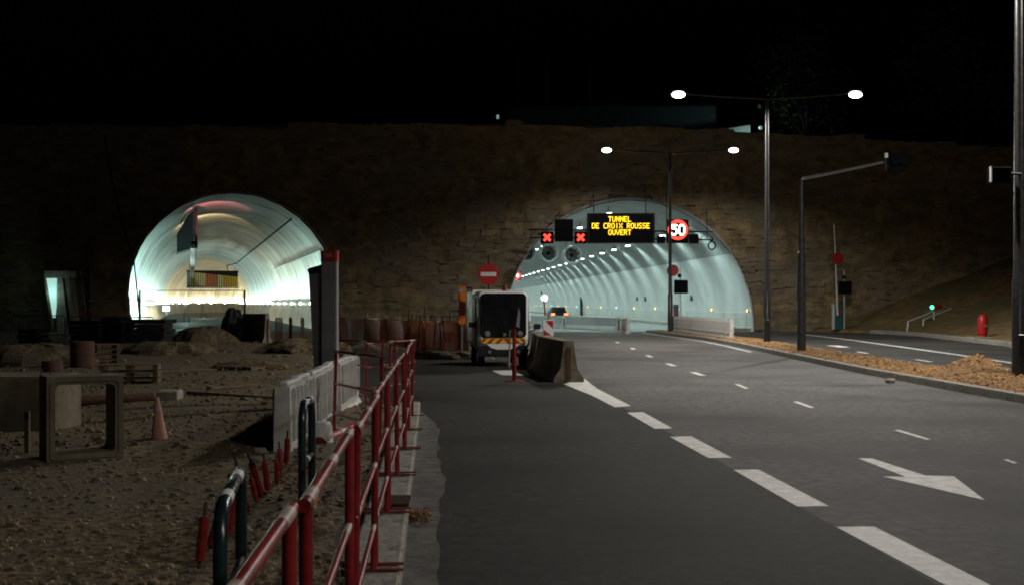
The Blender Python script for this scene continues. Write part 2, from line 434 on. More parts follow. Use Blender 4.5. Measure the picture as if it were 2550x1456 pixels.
# right-hand bank
def bx0(y): return interp([(18,17.0),(48,21.2),(66,23.0),(71,22.6),(78,18.6)], y)
mb = MB(); nx = 46; ys = [18+60.5*k/70 for k in range(71)]
for y in ys:
    for i in range(nx+1):
        x = bx0(y)+.2+34*(i/nx)**1.4; s_ = x-bx0(y)-.2
        z = .14+.33*max(0, s_-1.2)**1.02*interp([(18,.5),(60,.75),(78,1.0)], y)+.22*vnoise(x*.5, y*.5)*min(1, s_/2)+.1*vnoise(x*2, y*2)*min(1, s_/2)
        mb.v.append((x, y, z if i else -.06))
for j in range(70):
    for i in range(nx): k = j*(nx+1)+i; mb.f.append((k, k+1, k+nx+2, k+nx+1))
bank = tag(mb.build('bank', M['bank'], smooth=True), kind='structure')
def bankz(x, y):
    s_ = x-bx0(y)-.2
    return .14+.33*max(0, s_-1.2)**1.02*interp([(18,.5),(60,.75),(78,1.0)], y)+.22*vnoise(x*.5, y*.5)*min(1, max(0,s_)/2)+.1*vnoise(x*2, y*2)*min(1, max(0,s_)/2)

# ------------------------------------------------------------------ tunnels: axes and openings
T1c, T1z, T1r = Vector((-17.4, yw(-17.4))), 2.35, 6.3
T1d = Vector((-.272, 1)).normalized()
T2c, T2z, T2r = Vector((7.57, yw(7.57))), .35, 8.05
T2d = Vector((-.0707, 1)).normalized()
WTOP = [(-60,12.0),(-27,12.7),(-12,12.9),(0,13.2),(10,13.0),(20,12.7),(33,12.0),(60,10.5)]

# retaining wall: backing sheet with two openings, faced with separate stones
wall = empty('stone_retaining_wall', (0, yw(0), 0))
tag(wall, 'tall brown rubble stone retaining wall pierced by the two tunnel mouths', 'wall')
def opening(c, z, r, n=40):
    a0 = math.asin(max(-1, min(1, -z/r)))
    return [(c.x+r*math.cos(a), z+r*math.sin(a)) for a in [a0+(math.pi-2*a0)*k/n for k in range(n+1)]]
o1, o2 = opening(T1c, T1z, T1r-.03), opening(T2c, T2z, T2r-.03)
DX0, DX1, DZ1 = P(112,676,70.5).x, P(182,676,70.5).x, 3.75
outer = [(-60,-.2)]+[(60,-.2)]+[(x, z) for x, z in WTOP[::-1]]
loops = [outer, [(x, max(z,-.05)) for x, z in o1], [(x, max(z,-.05)) for x, z in o2]]
vs = []; es = []
for lp in loops:
    n = len(vs); vs += [Vector(p) for p in lp]; es += [(n+i, n+(i+1)%len(lp)) for i in range(len(lp))]
rv, re, rf, *_ = delaunay_2d_cdt(vs, es, [], 1, 1e-4)
mb = MB()
for v_ in rv: mb.v.append((v_.x, DW*v_.x+.02, v_.y))
for f in rf:
    cxx = sum(rv[i].x for i in f)/len(f); czz = sum(rv[i].y for i in f)/len(f)
    if math.hypot(cxx-T1c.x, czz-T1z) < T1r-.05 or math.hypot(cxx-T2c.x, czz-T2z) < T2r-.05: continue
    mb.f.append(tuple(f))
mb.build('backing', M['mortar'], wall)
wa = math.atan(DW)
def stone_pts():
    return [Vector((i*.5*random.uniform(.82,1.14), j*.5 if j > 0 else -.5*random.uniform(.5,1), k*.5*random.uniform(.8,1.18))) for k in (-1,1) for j in (-1,1) for i in (-1,1)]
FS = [(0,2,3,1),(4,5,7,6),(0,1,5,4),(2,6,7,3),(0,4,6,2),(1,3,7,5)]
variants = [MB().add(stone_pts(), FS).mesh('stone', M['stone']) for _ in range(12)]
rest = MB(); picks = 0; z = 0.0
while z < 13.2:
    h = random.uniform(.22,.38); zc = z+h/2
    gaps = []
    for (c, tz, r) in ((T1c,T1z,T1r),(T2c,T2z,T2r)):
        best = 0
        for zz in (z, zc, z+h):
            q = (r+.06)**2-(zz-tz)**2
            if q > 0: best = max(best, math.sqrt(q))
        if best: gaps.append((c.x-best, c.x+best))
    if z < DZ1+.3: gaps.append((DX0-.15, DX1+.15))
    gaps.sort(); x = -46.0; segs = []; a = x
    for g0, g1 in gaps:
        segs.append((a, g0)); a = max(a, g1)
    segs.append((a, 52.0))
    for (a, b) in segs:
        x = a
        while x < b-.15:
            wd = random.uniform(.35,1.05)
            if b-(x+wd) < .3: wd = b-x
            if wd > 1.3: wd = wd/2
            xc = x+wd/2; top = interp(WTOP, xc)
            if zc < top:
                pr = random.uniform(.12,.19); off = random.uniform(-.02,.08)
                pos = Vector((xc, DW*xc-pr/2+.06, zc+.07*math.sin(xc*.9+z)+random.uniform(-.04,.04))); sz = (wd*1.1, pr+.1, h*1.13)
                key = (-7.5 < xc < .2 and 1.2 < zc < 7.0) or (16.2 < xc < 20 and 1.0 < zc < 4.5)
                if key and picks < 300:
                    place('stone', random.choice(variants), wall, pos, rot=(random.uniform(-.06,.06), random.uniform(-.16,.16), wa+random.uniform(-.08,.08)), scale=sz); picks += 1
                else:
                    m_ = Matrix.Rotation(wa+random.uniform(-.05,.05), 3, 'Z')@Matrix.Rotation(random.uniform(-.16,.16), 3, 'Y')
                    rest.add([m_@Vector((p.x*sz[0], p.y*sz[1], p.z*sz[2]))+pos for p in stone_pts()], FS)
            x += wd
    z += h
tag(rest.build('stone_courses', M['stone'], wall), kind='stuff')
# hill above the wall
mb = MB(); xs = [-300,-60,-27,-12,0,10,20,33,60,300]; rows = [0.35,20,60,140,400]
for q in rows:
    for x in xs:
        xx = max(-60, min(60, x)); mb.v.append((x, yw(x)+q, interp(WTOP, xx)-.1+(0 if q < 1 else .05*q+1.2*math.sin(x*.05+q))*(0 if q < 21 else 1)))
for j in range(len(rows)-1):
    for i in range(len(xs)-1): k = j*len(xs)+i; mb.f.append((k, k+1, k+len(xs)+1, k+len(xs)))
tag(mb.build('hillside', M['bank']), kind='structure')

def ringpts(c, d, z, r, a0, a1, n, zmin, slide=False, prot=.22, rr=None):
    out = []; nrm = Vector((d.y, -d.x)); r_ = rr or r
    for k in range(n+1):
        a = a0+(a1-a0)*k/n; p = c+nrm*(r_*math.cos(a)); zz = z+r_*math.sin(a)
        if slide:
            t_ = (yw(0)+DW*p.x-prot-p.y)/(d.y-DW*d.x); p = p+d*t_
        out.append(Vector((p.x, p.y, zz)))
    return out
def shell(c0, d0, c1, d1, z, r, a0, a1, n, name, mat, parent, first=False, gap=.02, thick=.3, prot=.22):
    e = gap/2
    i0 = ringpts(c0+d0*e, d0, z, r, a0, a1, n, 0, first, prot); i1 = ringpts(c1-d1*e, d1, z, r, a0, a1, n, 0)
    x0 = ringpts(c0+d0*e, d0, z, r, a0, a1, n, 0, first, prot, r+thick); x1 = ringpts(c1-d1*e, d1, z, r, a0, a1, n, 0, rr=r+thick)
    m_ = n+1; mb = MB(); mb.v = [tuple(p) for p in i0+i1+x0+x1]
    for k in range(n):
        mb.f += [(k, k+1, m_+k+1, m_+k), (2*m_+k+1, 2*m_+k, 3*m_+k, 3*m_+k+1), (k+1, k, 2*m_+k, 2*m_+k+1), (m_+k, m_+k+1, 3*m_+k+1, 3*m_+k)]
    me = mb.mesh(name, mat, True); 
    return place(name, me, parent)

# ---------------- side tunnel (left)
tun1 = empty('side_tunnel', (0,0,0)); tag(tun1, 'round concrete side tunnel with ringed lining and bright low lights', 'tunnel')
path1 = []; c = T1c.copy(); d = T1d.copy(); s_ = 0
while s_ < 250:
    path1.append((c.copy(), d.copy())); st = 4.0
    if s_ >= 128: d = Matrix.Rotation(-st/150.0, 2)@d
    c = c+d*st; s_ += st
aF = math.asin(-T1z/T1r)
for i in range(len(path1)-1):
    (c0, d0), (c1, d1) = path1[i], path1[i+1]
    shell(c0, d0, c1, d1, T1z, T1r, aF, math.pi-aF, 40, 'lining_ring', M['lining'], tun1, i == 0, gap=.12, thick=.12, prot=.1)
hwf = math.sqrt(T1r**2-T1z**2)
mb = MB()
for i, (c_, d_) in enumerate(path1):
    n_ = Vector((d_.y, -d_.x)); a = c_-n_*(hwf+.2); b = c_+n_*(hwf+.2)
    mb.v += [(a.x, a.y, .004), (b.x, b.y, .004)]
for i in range(len(path1)-1): mb.f.append((2*i, 2*i+1, 2*i+3, 2*i+2))
tag(mb.build('tunnel_floor', M['asphalt_old']), kind='structure')
mb = MB(); (c_, d_) = path1[-1]; n_ = Vector((d_.y,-d_.x)); a = c_-n_*8; b = c_+n_*8
mb.add([(a.x,a.y,-.1),(b.x,b.y,-.1),(b.x,b.y,10),(a.x,a.y,10)], [(0,1,2,3)]); mb.build('end_wall', M['lining'], tun1)
def t1(s_, off, z):
    i = min(int(s_/4.0), len(path1)-2); c_, d_ = path1[i]; n_ = Vector((d_.y,-d_.x)); p = c_+d_*(s_-4*i)+n_*off
    return Vector((p.x, p.y, z)), math.atan2(-d_.x, d_.y)
# low wall uplights
up_house = MB().box((0,0,-.06), (.16,.5,.1), ch=.02).mesh('housing', M['dark'])
up_lens = MB().loft([[(.09*math.cos(a)*q, .22*math.sin(a)*q, zz) for a in [k*math.pi/6 for k in range(12)]] for q, zz in ((1,0),(1,.03),(.8,.12),(.35,.19))]).mesh('lens', M['uplens'], True)
k_ = 0
for side in (-1, 1):
    for j in range(24):
        s0 = 4.9+8.4*j+(1.2 if side < 0 else 0)
        if s0 > 205: break
        zz = 1.72; off = side*(math.sqrt(T1r**2-(zz-T1z)**2)-.16)
        p, rz = t1(s0, off, zz)
        u = empty('wall_uplight', p, rz)
        tag(u, 'small bright oval uplight on the right wall of the side tunnel' if side > 0 else 'small bright oval uplight on the left wall of the side tunnel', 'light',
            'uplights on the right wall of the side tunnel' if side > 0 else 'uplights on the left wall of the side tunnel')
        place('housing', up_house, u); place('lens', up_lens, u)
        lamp('uplight_glow', 'AREA', (-side*.26, 0, .14), UP_POWER*((1.5 if side > 0 else 2.4) if s0 < 30 else 2.2 if s0 < 70 else 2.6), (.6,1,.9) if s0 < 62 else (.68,1,.9) if s0 < 110 else (1,.84,.5), u, (R(180), side*R(16), 0), .12, 84 if s0 < 60 else 140, size_y=8.0)
# cable trays, hung screen, festoon cable
tr = empty('cable_tray', t1(3, -2.3, 5.35)[0]); tag(tr, 'shiny metal cable tray hanging on rods from the side tunnel vault', 'cable tray')
base = tr.location.copy(); mb = MB()
pts = [t1(3+7*k, -2.3, 5.35)[0]-base for k in range(14)]
for a, b in zip(pts, pts[1:]):
    m_ = (a+b)/2; dv = b-a; mb.box(m_, (.42, dv.length, .05), rz=math.atan2(-dv.x, dv.y)); 
    for q in (-.2,.2): mb.box(m_+Vector((q,0,.08)), (.03, dv.length, .14), rz=math.atan2(-dv.x, dv.y))
mb.build('tray', M['metal'], tr)
for k in range(0, 14, 1):
    a = pts[k]; MB().tube([a, a+Vector((0,0,math.sqrt(T1r**2-2.3**2)+T1z-5.35))], .03, 6).build('hanger', M['metal'], tr)
tr = empty('cable_tray', t1(.6, 5.5, 5.2)[0]); tag(tr, 'narrow bright cable tray fixed along the right wall of the side tunnel', 'cable tray')
base = tr.location.copy(); mb = MB(); pts = [t1(.6+5*k, 5.5, 5.2)[0]-base for k in range(9)]
for a, b in zip(pts, pts[1:]):
    dv = b-a; mb.box((a+b)/2, (.14, dv.length-.08, .1), rz=math.atan2(-dv.x, dv.y))
mb.build('tray', M['metal'], tr)
for a in pts: MB().box(a+Vector((.12,0,.0)), (.3,.06,.05)).build('bracket', M['metal'], tr)
cb = MB().tube([t1(2+5*k, T1r*.60*(1-.012*k), T1z+T1r*.775*(1-.006*k))[0] for k in range(16)]+[t1(80, 2.0, 6.6)[0], t1(84, 2.4, 5.6)[0]], .06, 6).build('power_cable', M['blackmatt'])
tag(cb, 'black power cable strung along the vault of the side tunnel', 'cable')
hs = empty('hanging_screen', P(464,620,81)); base = hs.location.copy(); tag(hs, 'large dark screen hanging from the side tunnel vault beside the cable tray', 'screen')
poly = [P(488,619,78.5), P(488,516,78.5), P(466,540,81.5), P(440,585,85), P(440,632,85)]
MB().extr([p-base for p in poly], (.1,.02,0)).build('panel', M['blackmatt'], hs)
MB().tube([P(488,619,78.5)-base, P(440,632,85)-base], .07, 8).build('bottom_rail', M['metal'], hs)
for p in (P(486,516,78.6), P(452,568,83.2)): MB().tube([p-base, p-base+Vector((0,0,.55))], .03, 6).build('hanger', M['metal'], hs)
# slatted banner deep inside, colours of projected light put into the slats
bp_, brz = t1(96, 0, 4.2); bn = empty('slatted_banner', bp_, brz); tag(bn, 'wide banner of vertical slats painted with projected white, red and yellow light deep in the side tunnel', 'banner')
wslat = pm('banner_white', (.4,.42,.4)); rslat = pm('banner_red', (.32,.08,.07)); yslat = pm('banner_yellow', (.42,.28,.015))
for k in range(30):
    x = -2.9+6.9*k/29
    mt = wslat if k < 11 and k not in (3,4) else (yslat if k in (3,4) or k > 20 else (rslat if 11 <= k < 18 else wslat))
    MB().box((x, 0, 1.05-.018*k), (.1,.05,1.9-.012*k)).build('slat', mt, bn)
MB().box((.55,.06,2.1), (7.2,.1,.16)).build('top_rail', M['blackmatt'], bn); MB().box((.55,.06,-.2), (7.2,.1,.14)).build('bottom_rail', M['blackmatt'], bn)
MB().box((.55,.12,1.0), (7.0,.04,2.2)).build('backing', M['blackmatt'], bn)
for x in (-2.6, 3.6): MB().tube([(x,.06,2.1),(x,.06,3.55 if x < 0 else 2.6)], .04, 6).build('hanger', M['dark'], bn)
# picture projectors on the tray
for (s0, colr, tx, pw, lab) in ((3, (1,.25,.28), (.9, 3.4, 2.2), 3600, 'near the mouth'), (13, (1,.7,.32), (.9, 8, 3.0), 9000, 'behind the hanging screen'), (66, (1,.35,.4), (2.5, 24, 1.2), 2000, 'far down the tray'), (88, (1,.8,.05), (5.2, 14, -2.4), 1200, 'by the slatted banner')):
    p, rz = t1(s0, -2.3, 5.66); pj = empty('projector', p, rz); tag(pj, 'small dark projector standing on the hanging cable tray '+lab, 'projector')
    MB().box((0,0,0), (.34,.46,.24), ch=.03).build('body', M['dark'], pj); MB().lathe([(.07,0),(.07,.08),(.05,.1)], (0,.23,.03), 12, Matrix.Rotation(R(-90),3,'X')).build('lens', M['glass'], pj)
    v_ = Vector(tx); lamp('projector_beam', 'SPOT', (0,.4,.1), pw, colr, pj, v_.to_track_quat('-Z','Y').to_euler(), .05, 44, .5)
# work floodlights in the side tunnel, the farthest added to brighten its end
for (px, py, d, pw, lab) in ((414,768,82,380,'bright floodlight on a tripod low at the left side of the side tunnel'),(462,752,112,420,'second bright floodlight on a tripod deeper in the side tunnel'),(505,750,150,260,'small far floodlight added to brighten the tunnel below the slatted banner')):
    p = P(px, py, d); o = empty('floodlight', (p.x, p.y, .004)); tag(o, lab, 'floodlight')
    for k in range(3): MB().tube([(0,0,p.z-.25),(.4*math.cos(2.1*k),.4*math.sin(2.1*k),0)], .022, 5).build('leg', M['dark'], o)
    MB().box((0,.08,p.z), (.5,.14,.36), ch=.03).build('housing', M['dark'], o)
    MB().box((0,-.01,p.z), (.44,.05,.3), ch=.02).build('lens', M['uplens'], o)
    lamp('flood_glow', 'POINT', (0,-.25,p.z), pw, (.6,1,.9) if d < 100 else (.72,1,.9) if d < 140 else (1,.85,.5), o, size=.2)
# height gauge portal frame in front of the side tunnel
hg = empty('height_gauge', P(478,846,60)); base = hg.location.copy(); base.z = 0; hg.location = base; tag(hg, 'thin dark height gauge frame standing before the side tunnel mouth', 'gauge')
for px in (348, 609):
    p = P(px, 723, 60)-base; MB().box((p.x, p.y, (p.z)/2), (.09,.09,p.z), ch=.01).build('post', M['dark'], hg)
a, b = P(348,723,60)-base, P(609,723,60)-base; MB().tube([a, b], .022, 6).build('beam', M['dark'], hg)

# ---------------- road tunnel (right)
tun2 = empty('road_tunnel', (0,0,0)); tag(tun2, 'wide arched road tunnel with white wall panels and rows of ceiling lights', 'tunnel')
BAY = 7.6; N2 = 36; ap = math.asin((5.0-T2z)/T2r); af = math.asin((0.0-T2z)/T2r)
mb = MB()
for i in range(N2):
    c0 = T2c+T2d*(BAY*i); c1 = T2c+T2d*(BAY*(i+1))
    shell(c0, T2d, c1, T2d, T2z, T2r, ap, math.pi-ap, 28, 'vault_ring', M['lining2'], tun2, i == 0, thick=.16, prot=.12)
    for h_ in range(2):
        ca = T2c+T2d*(BAY*(i+h_*.5)); cb_ = T2c+T2d*(BAY*(i+(h_+1)*.5)); f_ = i == 0 and h_ == 0
        shell(ca, T2d, cb_, T2d, T2z, T2r-.05, af, ap, 10, 'wall_panel', M['panel'], tun2, f_, gap=.02, thick=.1, prot=.08)
        shell(ca, T2d, cb_, T2d, T2z, T2r-.05, math.pi-ap, math.pi-af, 8, 'wall_panel', M['panel'], tun2, f_, gap=.02, thick=.1, prot=.08)
def t2(s_, off, z):
    n_ = Vector((T2d.y, -T2d.x)); p = T2c+T2d*s_+n_*off; return Vector((p.x, p.y, z))
RZ2 = math.atan2(-T2d.x, T2d.y)
a, b, c_, d_ = t2(-.6,-8,.004), t2(-.6,8,.004), t2(BAY*N2,8,.004), t2(BAY*N2,-8,.004)
tag(MB().add([a,b,c_,d_], [(0,1,2,3)]).build('tunnel_floor', M['floor2']), kind='structure')
for sd in (-1,1):
    mb = MB(); 
    for s_ in (.4, BAY*N2):
        for (o_, z_) in ((6.9,0),(6.9,.2),(8.0,.2)): mb.v.append(tuple(t2(s_, sd*o_, z_)))
    mb.v.append(tuple(t2(.4, sd*8.0, 0))); mb.f = [(0,1,4,3),(1,2,5,4),(0,6,2,1)]; tag(mb.build('tunnel_walkway', M['concrete']), kind='structure')
mb = MB(); a, b = t2(BAY*N2,-9,-.1), t2(BAY*N2,9,-.1); mb.add([a,b,b+Vector((0,0,10)),a+Vector((0,0,10))], [(0,1,2,3)]); mb.build('end_wall', M['panel'], tun2)
# handrail along right walkway
rl = empty('handrail', t2(.6, 7.75, .2)); tag(rl, 'long pale handrail along the right walkway inside the road tunnel', 'handrail'); base = rl.location.copy()
for zz in (.65, 1.0): MB().tube([t2(.6, 7.75, .2+zz)-base, t2(150, 7.75, .2+zz)-base], .03, 6).build('rail', M['white'], rl)
pm_ = MB().tube([(0,0,0),(0,0,1.0)], .022, 6).mesh('post', M['white'])
for k in range(50): place('post', pm_, rl, t2(.6+3*k, 7.75, .2)-base)
# marker lights on the right wall
mk_h = MB().lathe([(.1,0),(.1,.05),(.08,.07)], n=10, M=Matrix.Rotation(R(-90),3,'Y')).mesh('housing', M['dark'])
mk_a = MB().lathe([(.085,.07),(.08,.1),(.04,.13)], n=10, M=Matrix.Rotation(R(-90),3,'Y')).mesh('lens', M['markamber'], True)
mk_t = MB().lathe([(.085,.07),(.08,.1),(.04,.13)], n=10, M=Matrix.Rotation(R(-90),3,'Y')).mesh('lens', M['markteal'], True)
for i, px in enumerate((1867,1771,1692,1630,1577,1533,1494,1462,1434,1408,1388,1372,1358,1346,1336,1330)):
    zz = 1.32; off = math.sqrt((T2r-.05)**2-(zz-T2z)**2)-.01
    nx_ = T2d.y; y_ = (off+12.94)*FPX/(px-1066)*.99
    s_ = (y_-T2c.y)/T2d.y
    o = empty('marker_light', t2(max(.8, s_), off, zz), RZ2); tl = i in (2,5,8,11,14)
    tag(o, 'round teal marker light low on the road tunnel wall' if tl else 'round amber marker light low on the road tunnel wall', 'light', 'teal wall markers in the road tunnel' if tl else 'amber wall markers in the road tunnel')
    place('housing', mk_h, o); place('lens', mk_t if tl else mk_a, o)
# ceiling luminaires
lum_b = MB().box((0,0,.1), (.42,.66,.14), ch=.03).mesh('housing', M['metal']); lum_l = MB().box((0,0,0), (.36,.6,.09), ch=.03).mesh('lens', M['tunlens'])
for row, (off, zz) in enumerate(((17.25-12.94, 6.75), (12.1-12.94, 7.8))):
    for k in range(31):
        s_ = 3.5+7.6*k
        o = empty('tunnel_luminaire', t2(s_, off, zz), RZ2)
        tag(o, 'square ceiling luminaire in the right row of the road tunnel' if row == 0 else 'square ceiling luminaire in the centre row of the road tunnel', 'light', 'right row of road tunnel luminaires' if row == 0 else 'centre row of road tunnel luminaires')
        place('housing', lum_b, o); place('lens', lum_l, o)
        MB().box((0,0,.3 if row == 0 else .3), (.06,.3,.3)).build('bracket', M['metal'], o)
        if s_ < 235:
            lamp('luminaire_glow', 'SPOT', (0,0,-.1), TUN_POWER*8*(1.25 if row == 0 else 1.35), (.72,1,.95), o, (0, R(-20) if row == 0 else R(4), 0), .12, 142 if row == 0 else 165, 1.0)
# jet fans
fan = None
for i, (px, py) in enumerate(((1309,630),(1364,631),(1422,636))):
    p = P(px, py, 100)
    if fan is None:
        fan = empty('jet_fan', p, RZ2)
        mb = MB(); prof = [(.62,-.9),(.78,-1.0),(.8,-.9),(.7,-.3),(.7,1.2),(.62,1.25)]
        n = 24; mb.v = []
        for (r_, y_) in prof:
            for k in range(n): a = 2*math.pi*k/n; mb.v.append((r_*math.cos(a), y_, r_*math.sin(a)))
        for q in range(len(prof)-1):
            for k in range(n): mb.f.append((q*n+k, q*n+(k+1)%n, (q+1)*n+(k+1)%n, (q+1)*n+k))
        mb.build('casing', M['white'], fan, smooth=True)
        MB().lathe([(.04,-.2),(.17,0),(.17,.3)], (0,-.4,0), 12, Matrix.Rotation(R(-90),3,'X')).build('hub', M['dark'], fan)
        for k in range(9):
            a = 2*math.pi*k/9; mB = Matrix.Rotation(a, 3, 'Y')
            MB().box(mB@Vector((0,-.25,.4)), (.16,.03,.46), M=mB@Matrix.Rotation(.5,3,'Z')).build('blade', M['metal'], fan)
        MB().lathe([(.62,0),(.62,.02)], (0,.6,0), 20, Matrix.Rotation(R(-90),3,'X')).build('rear_grille', M['metal'], fan)
        for sx in (-.45,.45): MB().box((sx,0,1.05), (.06,.5,1.0)).build('bracket', M['metal'], fan)
        o = fan
    else:
        o = copy_tree(fan); o.location = p
    tag(o, 'round steel jet fan hanging under the road tunnel vault', 'fan', 'jet fans under the road tunnel vault')
# emergency door niches and small boxes on the wall
for (px, lab) in ((1450,'dark emergency door set in the far right wall of the road tunnel'),):
    y_ = (7.9+12.94)*FPX/(px-1066); s_ = (y_-T2c.y)
    o = empty('emergency_door', t2(s_, 7.75, .2), RZ2); tag(o, lab, 'door'); MB().box((0,0,1.15), (.2,1.3,2.3), ch=.02).build('leaf', M['dark'], o); MB().box((-.02,0,2.4), (.22,1.6,.14)).build('lintel', M['metal'], o)
for (px, py) in ((1588,743),(1608,744),(1724,742)):
    y_ = (7.75+12.94)*FPX/(px-1066); zz = EYE-(py-HY)/FPX*y_; s_ = y_-T2c.y
    off = math.sqrt((T2r-.05)**2-(zz-T2z)**2)-.05
    o = empty('wall_box', t2(s_, off, zz), RZ2); tag(o, 'small grey junction box high on the white tunnel panels', 'box', 'junction boxes on the tunnel panels'); MB().box((0,0,0), (.12,.5,.42), ch=.02).build('case', M['dark'], o); MB().box((-.07,0,0), (.03,.42,.34), ch=.01).build('cover', M['metal'], o)

# ------------------------------------------------------------------ message sign and signals at the portal
FONT = {'T':'11111 00100 00100 00100 00100 00100 00100','U':'10001 10001 10001 10001 10001 10001 01110','N':'10001 11001 10101 10101 10011 10001 10001','E':'11111 10000 10000 11110 10000 10000 11111',
 'L':'10000 10000 10000 10000 10000 10000 11111','D':'11110 10001 10001 10001 10001 10001 11110','C':'01111 10000 10000 10000 10000 10000 01111','R':'11110 10001 10001 11110 10100 10010 10001',
 'O':'01110 10001 10001 10001 10001 10001 01110','I':'00100 00100 00100 00100 00100 00100 00100','X':'10001 10001 01010 00100 01010 10001 10001','S':'01111 10000 10000 01110 00001 00001 11110',
 'V':'10001 10001 10001 10001 01010 01010 00100','5':'11111 10000 11110 00001 00001 10001 01110','0':'01110 10001 10001 10001 10001 10001 01110'}
def dots(text, cx, cz, y, px, mb, gap=1.15):
    wd = (len(text)*6-1)*px; x0 = cx-wd/2
    for i, ch in enumerate(text):
        if ch == ' ': continue
        for r_, row in enumerate(FONT[ch].split()):
            for c_, b in enumerate(row):
                if b == '1': mb.box((x0+(i*6+c_+.5)*px, y, cz+(3-r_)*px*gap), (px*.95, .02, px*gap*.95))
DS = 73.2
def bx(px0, py0, px1, py1, d): a, b = P(px0, py0, d), P(px1, py1, d); return (a+b)/2, abs(b.x-a.x), abs(b.z-a.z)
def cabinet(name, px0, py0, px1, py1, d, label, cat, depth=.35, hang=None, fmat='blackmatt'):
    c_, wd, ht = bx(px0, py0, px1, py1, d)
    o = empty(name, (c_.x, c_.y, c_.z-ht/2)); tag(o, label, cat)
    MB().box((0, depth/2, ht/2), (wd, depth, ht), ch=.025).build('case', M['dark'], o)
    MB().box((0, -.012, ht/2), (wd*.94, .02, ht*.92)).build('face', M[fmat], o)
    return o, wd, ht
beam = empty('sign_gantry', P(1540,600,DS+.6)); base = beam.location.copy(); tag(beam, 'dark steel gantry beam carrying the signs across the road tunnel mouth', 'gantry')
a, b = P(1318,592,DS+.75)-base, P(1775,598,DS+.75)-base
for dz_ in (0,.5): MB().tube([a+Vector((0,0,dz_)), b+Vector((0,0,dz_))], .05, 6).build('chord', M['dark'], beam)
for k in range(15):
    t_ = a.lerp(b, k/14); t2_ = a.lerp(b, min(1, (k+1)/14)); MB().tube([t_, t_.lerp(t2_, .5)+Vector((0,0,.5)), t2_], .025, 5).build('lattice', M['dark'], beam)
for px in (1325, 1394, 1478, 1608, 1660, 1760):
    p = P(px, 592, DS+.75)-base; X_ = p.x+base.x; r2 = T2r**2-(X_-T2c.x)**2; top = (T2z+math.sqrt(r2) if r2 > 0 else 5.5)+.6-base.z
    MB().tube([p, (p.x, p.y+.15, top)], .028, 6).build('hanger', M['dark'], beam)
    MB().tube([(p.x, p.y, top-.1), (p.x, p.y+2.6, top-.05)], .028, 6).build('hanger', M['dark'], beam)
o, wd, ht = cabinet('message_sign', 1462,531,1630,606,DS, 'large black electronic message sign with three lines of amber lettering', 'sign', .5)
mb = MB(); px_ = wd/(17*6-1)*.97
dots('TUNNEL', -.02*wd, ht*.795, -.035, px_, mb, 1.18); dots('DE CROIX ROUSSE', -.005*wd, ht*.575, -.035, px_, mb, 1.18); dots('OUVERT', -.02*wd, ht*.36, -.035, px_, mb, 1.18)
mb.build('lettering', M['amber'], o)
for (x0, x1, lab, nb) in ((1346,1378,'red cross lane signal beside the blank black board at the tunnel mouth', 0),(1430,1461,'red cross lane signal between the blank board and the message sign', 1)):
    o, wd, ht = cabinet('lane_signal', x0, 577, x1, 607, DS, lab, 'signal', .3)
    for sgn in (-1,1): MB().box((0, -.035-.004*sgn, ht*.5), (.56,.02,.15), M=Matrix.Rotation(R(45*sgn),3,'Y')).build('cross_bar', M['redhot'], o)
cabinet('blank_board', 1381,546,1427,602,DS-.12,'blank square black board between two red cross signals','board', .3)
o, wd, ht = cabinet('speed_sign', 1660,547,1714,606,DS-.1,'black electronic speed limit sign with a red ring and white number','sign', .35)
mb = MB(); n = 40; ro, ri = 25/FPX*DS, 17.5/FPX*DS; cz = ht*.56
for q, (r_, y_) in enumerate(((ri,-.03),(ri,-.055),(ro,-.055),(ro,-.03))):
    for k in range(n): a = 2*math.pi*k/n; mb.v.append((r_*math.cos(a), y_, cz+r_*math.sin(a)))
for q in range(4):
    for k in range(n): mb.f.append((q*n+k, q*n+(k+1)%n, ((q+1)%4)*n+(k+1)%n, ((q+1)%4)*n+k))
mb.build('ring', M['redhot'], o); 
for q_, ch_ in ((-.24,'5'),(.24,'0')): mb = MB(); dots(ch_, q_, cz, -.05, .078, mb, 1.2); mb.build('digit', M['whiteled'], o)
cabinet('control_box', 1636,588,1656,606,DS,'small black control box between the message sign and the speed sign','box', .3)
cabinet('control_box', 1716,583,1739,607,DS,'small black control box on the outer end of the sign gantry','box', .3)
o = empty('loop_bracket', P(1772,612,74.4)); tag(o, 'small black loop bracket on the vault edge of the road tunnel', 'bracket')
MB().tube([(.22*math.cos(k*.5236), 0, .26*math.sin(k*.5236)) for k in range(12)]+[(.22,0,0)], .05, 6).build('loop', M['dark'], o); MB().box((0,.2,.3), (.1,.4,.1)).build('stem', M['dark'], o)
# second ring sign deep in the tunnel
o, wd, ht = cabinet('speed_sign', 1275,676,1296,697,150,'red lit speed sign far down the road tunnel','sign', .3)
mb = MB(); ro, ri = .5, .34; n = 24
for q, (r_, y_) in enumerate(((ri,-.03),(ri,-.055),(ro,-.055),(ro,-.03))):
    for k in range(n): a = 2*math.pi*k/n; mb.v.append((r_*math.cos(a), y_, ht/2+r_*math.sin(a)))
for q in range(4):
    for k in range(n): mb.f.append((q*n+k, q*n+(k+1)%n, ((q+1)%4)*n+(k+1)%n, ((q+1)%4)*n+k))
mb.build('ring', M['redled'], o); 
for q_, ch_ in ((-.15,'5'),(.15,'0')): mb = MB(); dots(ch_, q_, ht/2, -.05, .048, mb, 1.2); mb.build('digit', M['whiteled'], o)
MB().tube([(0,.15,ht),(0,.15,ht+2.2)], .04, 6).build('hanger', M['dark'], o)

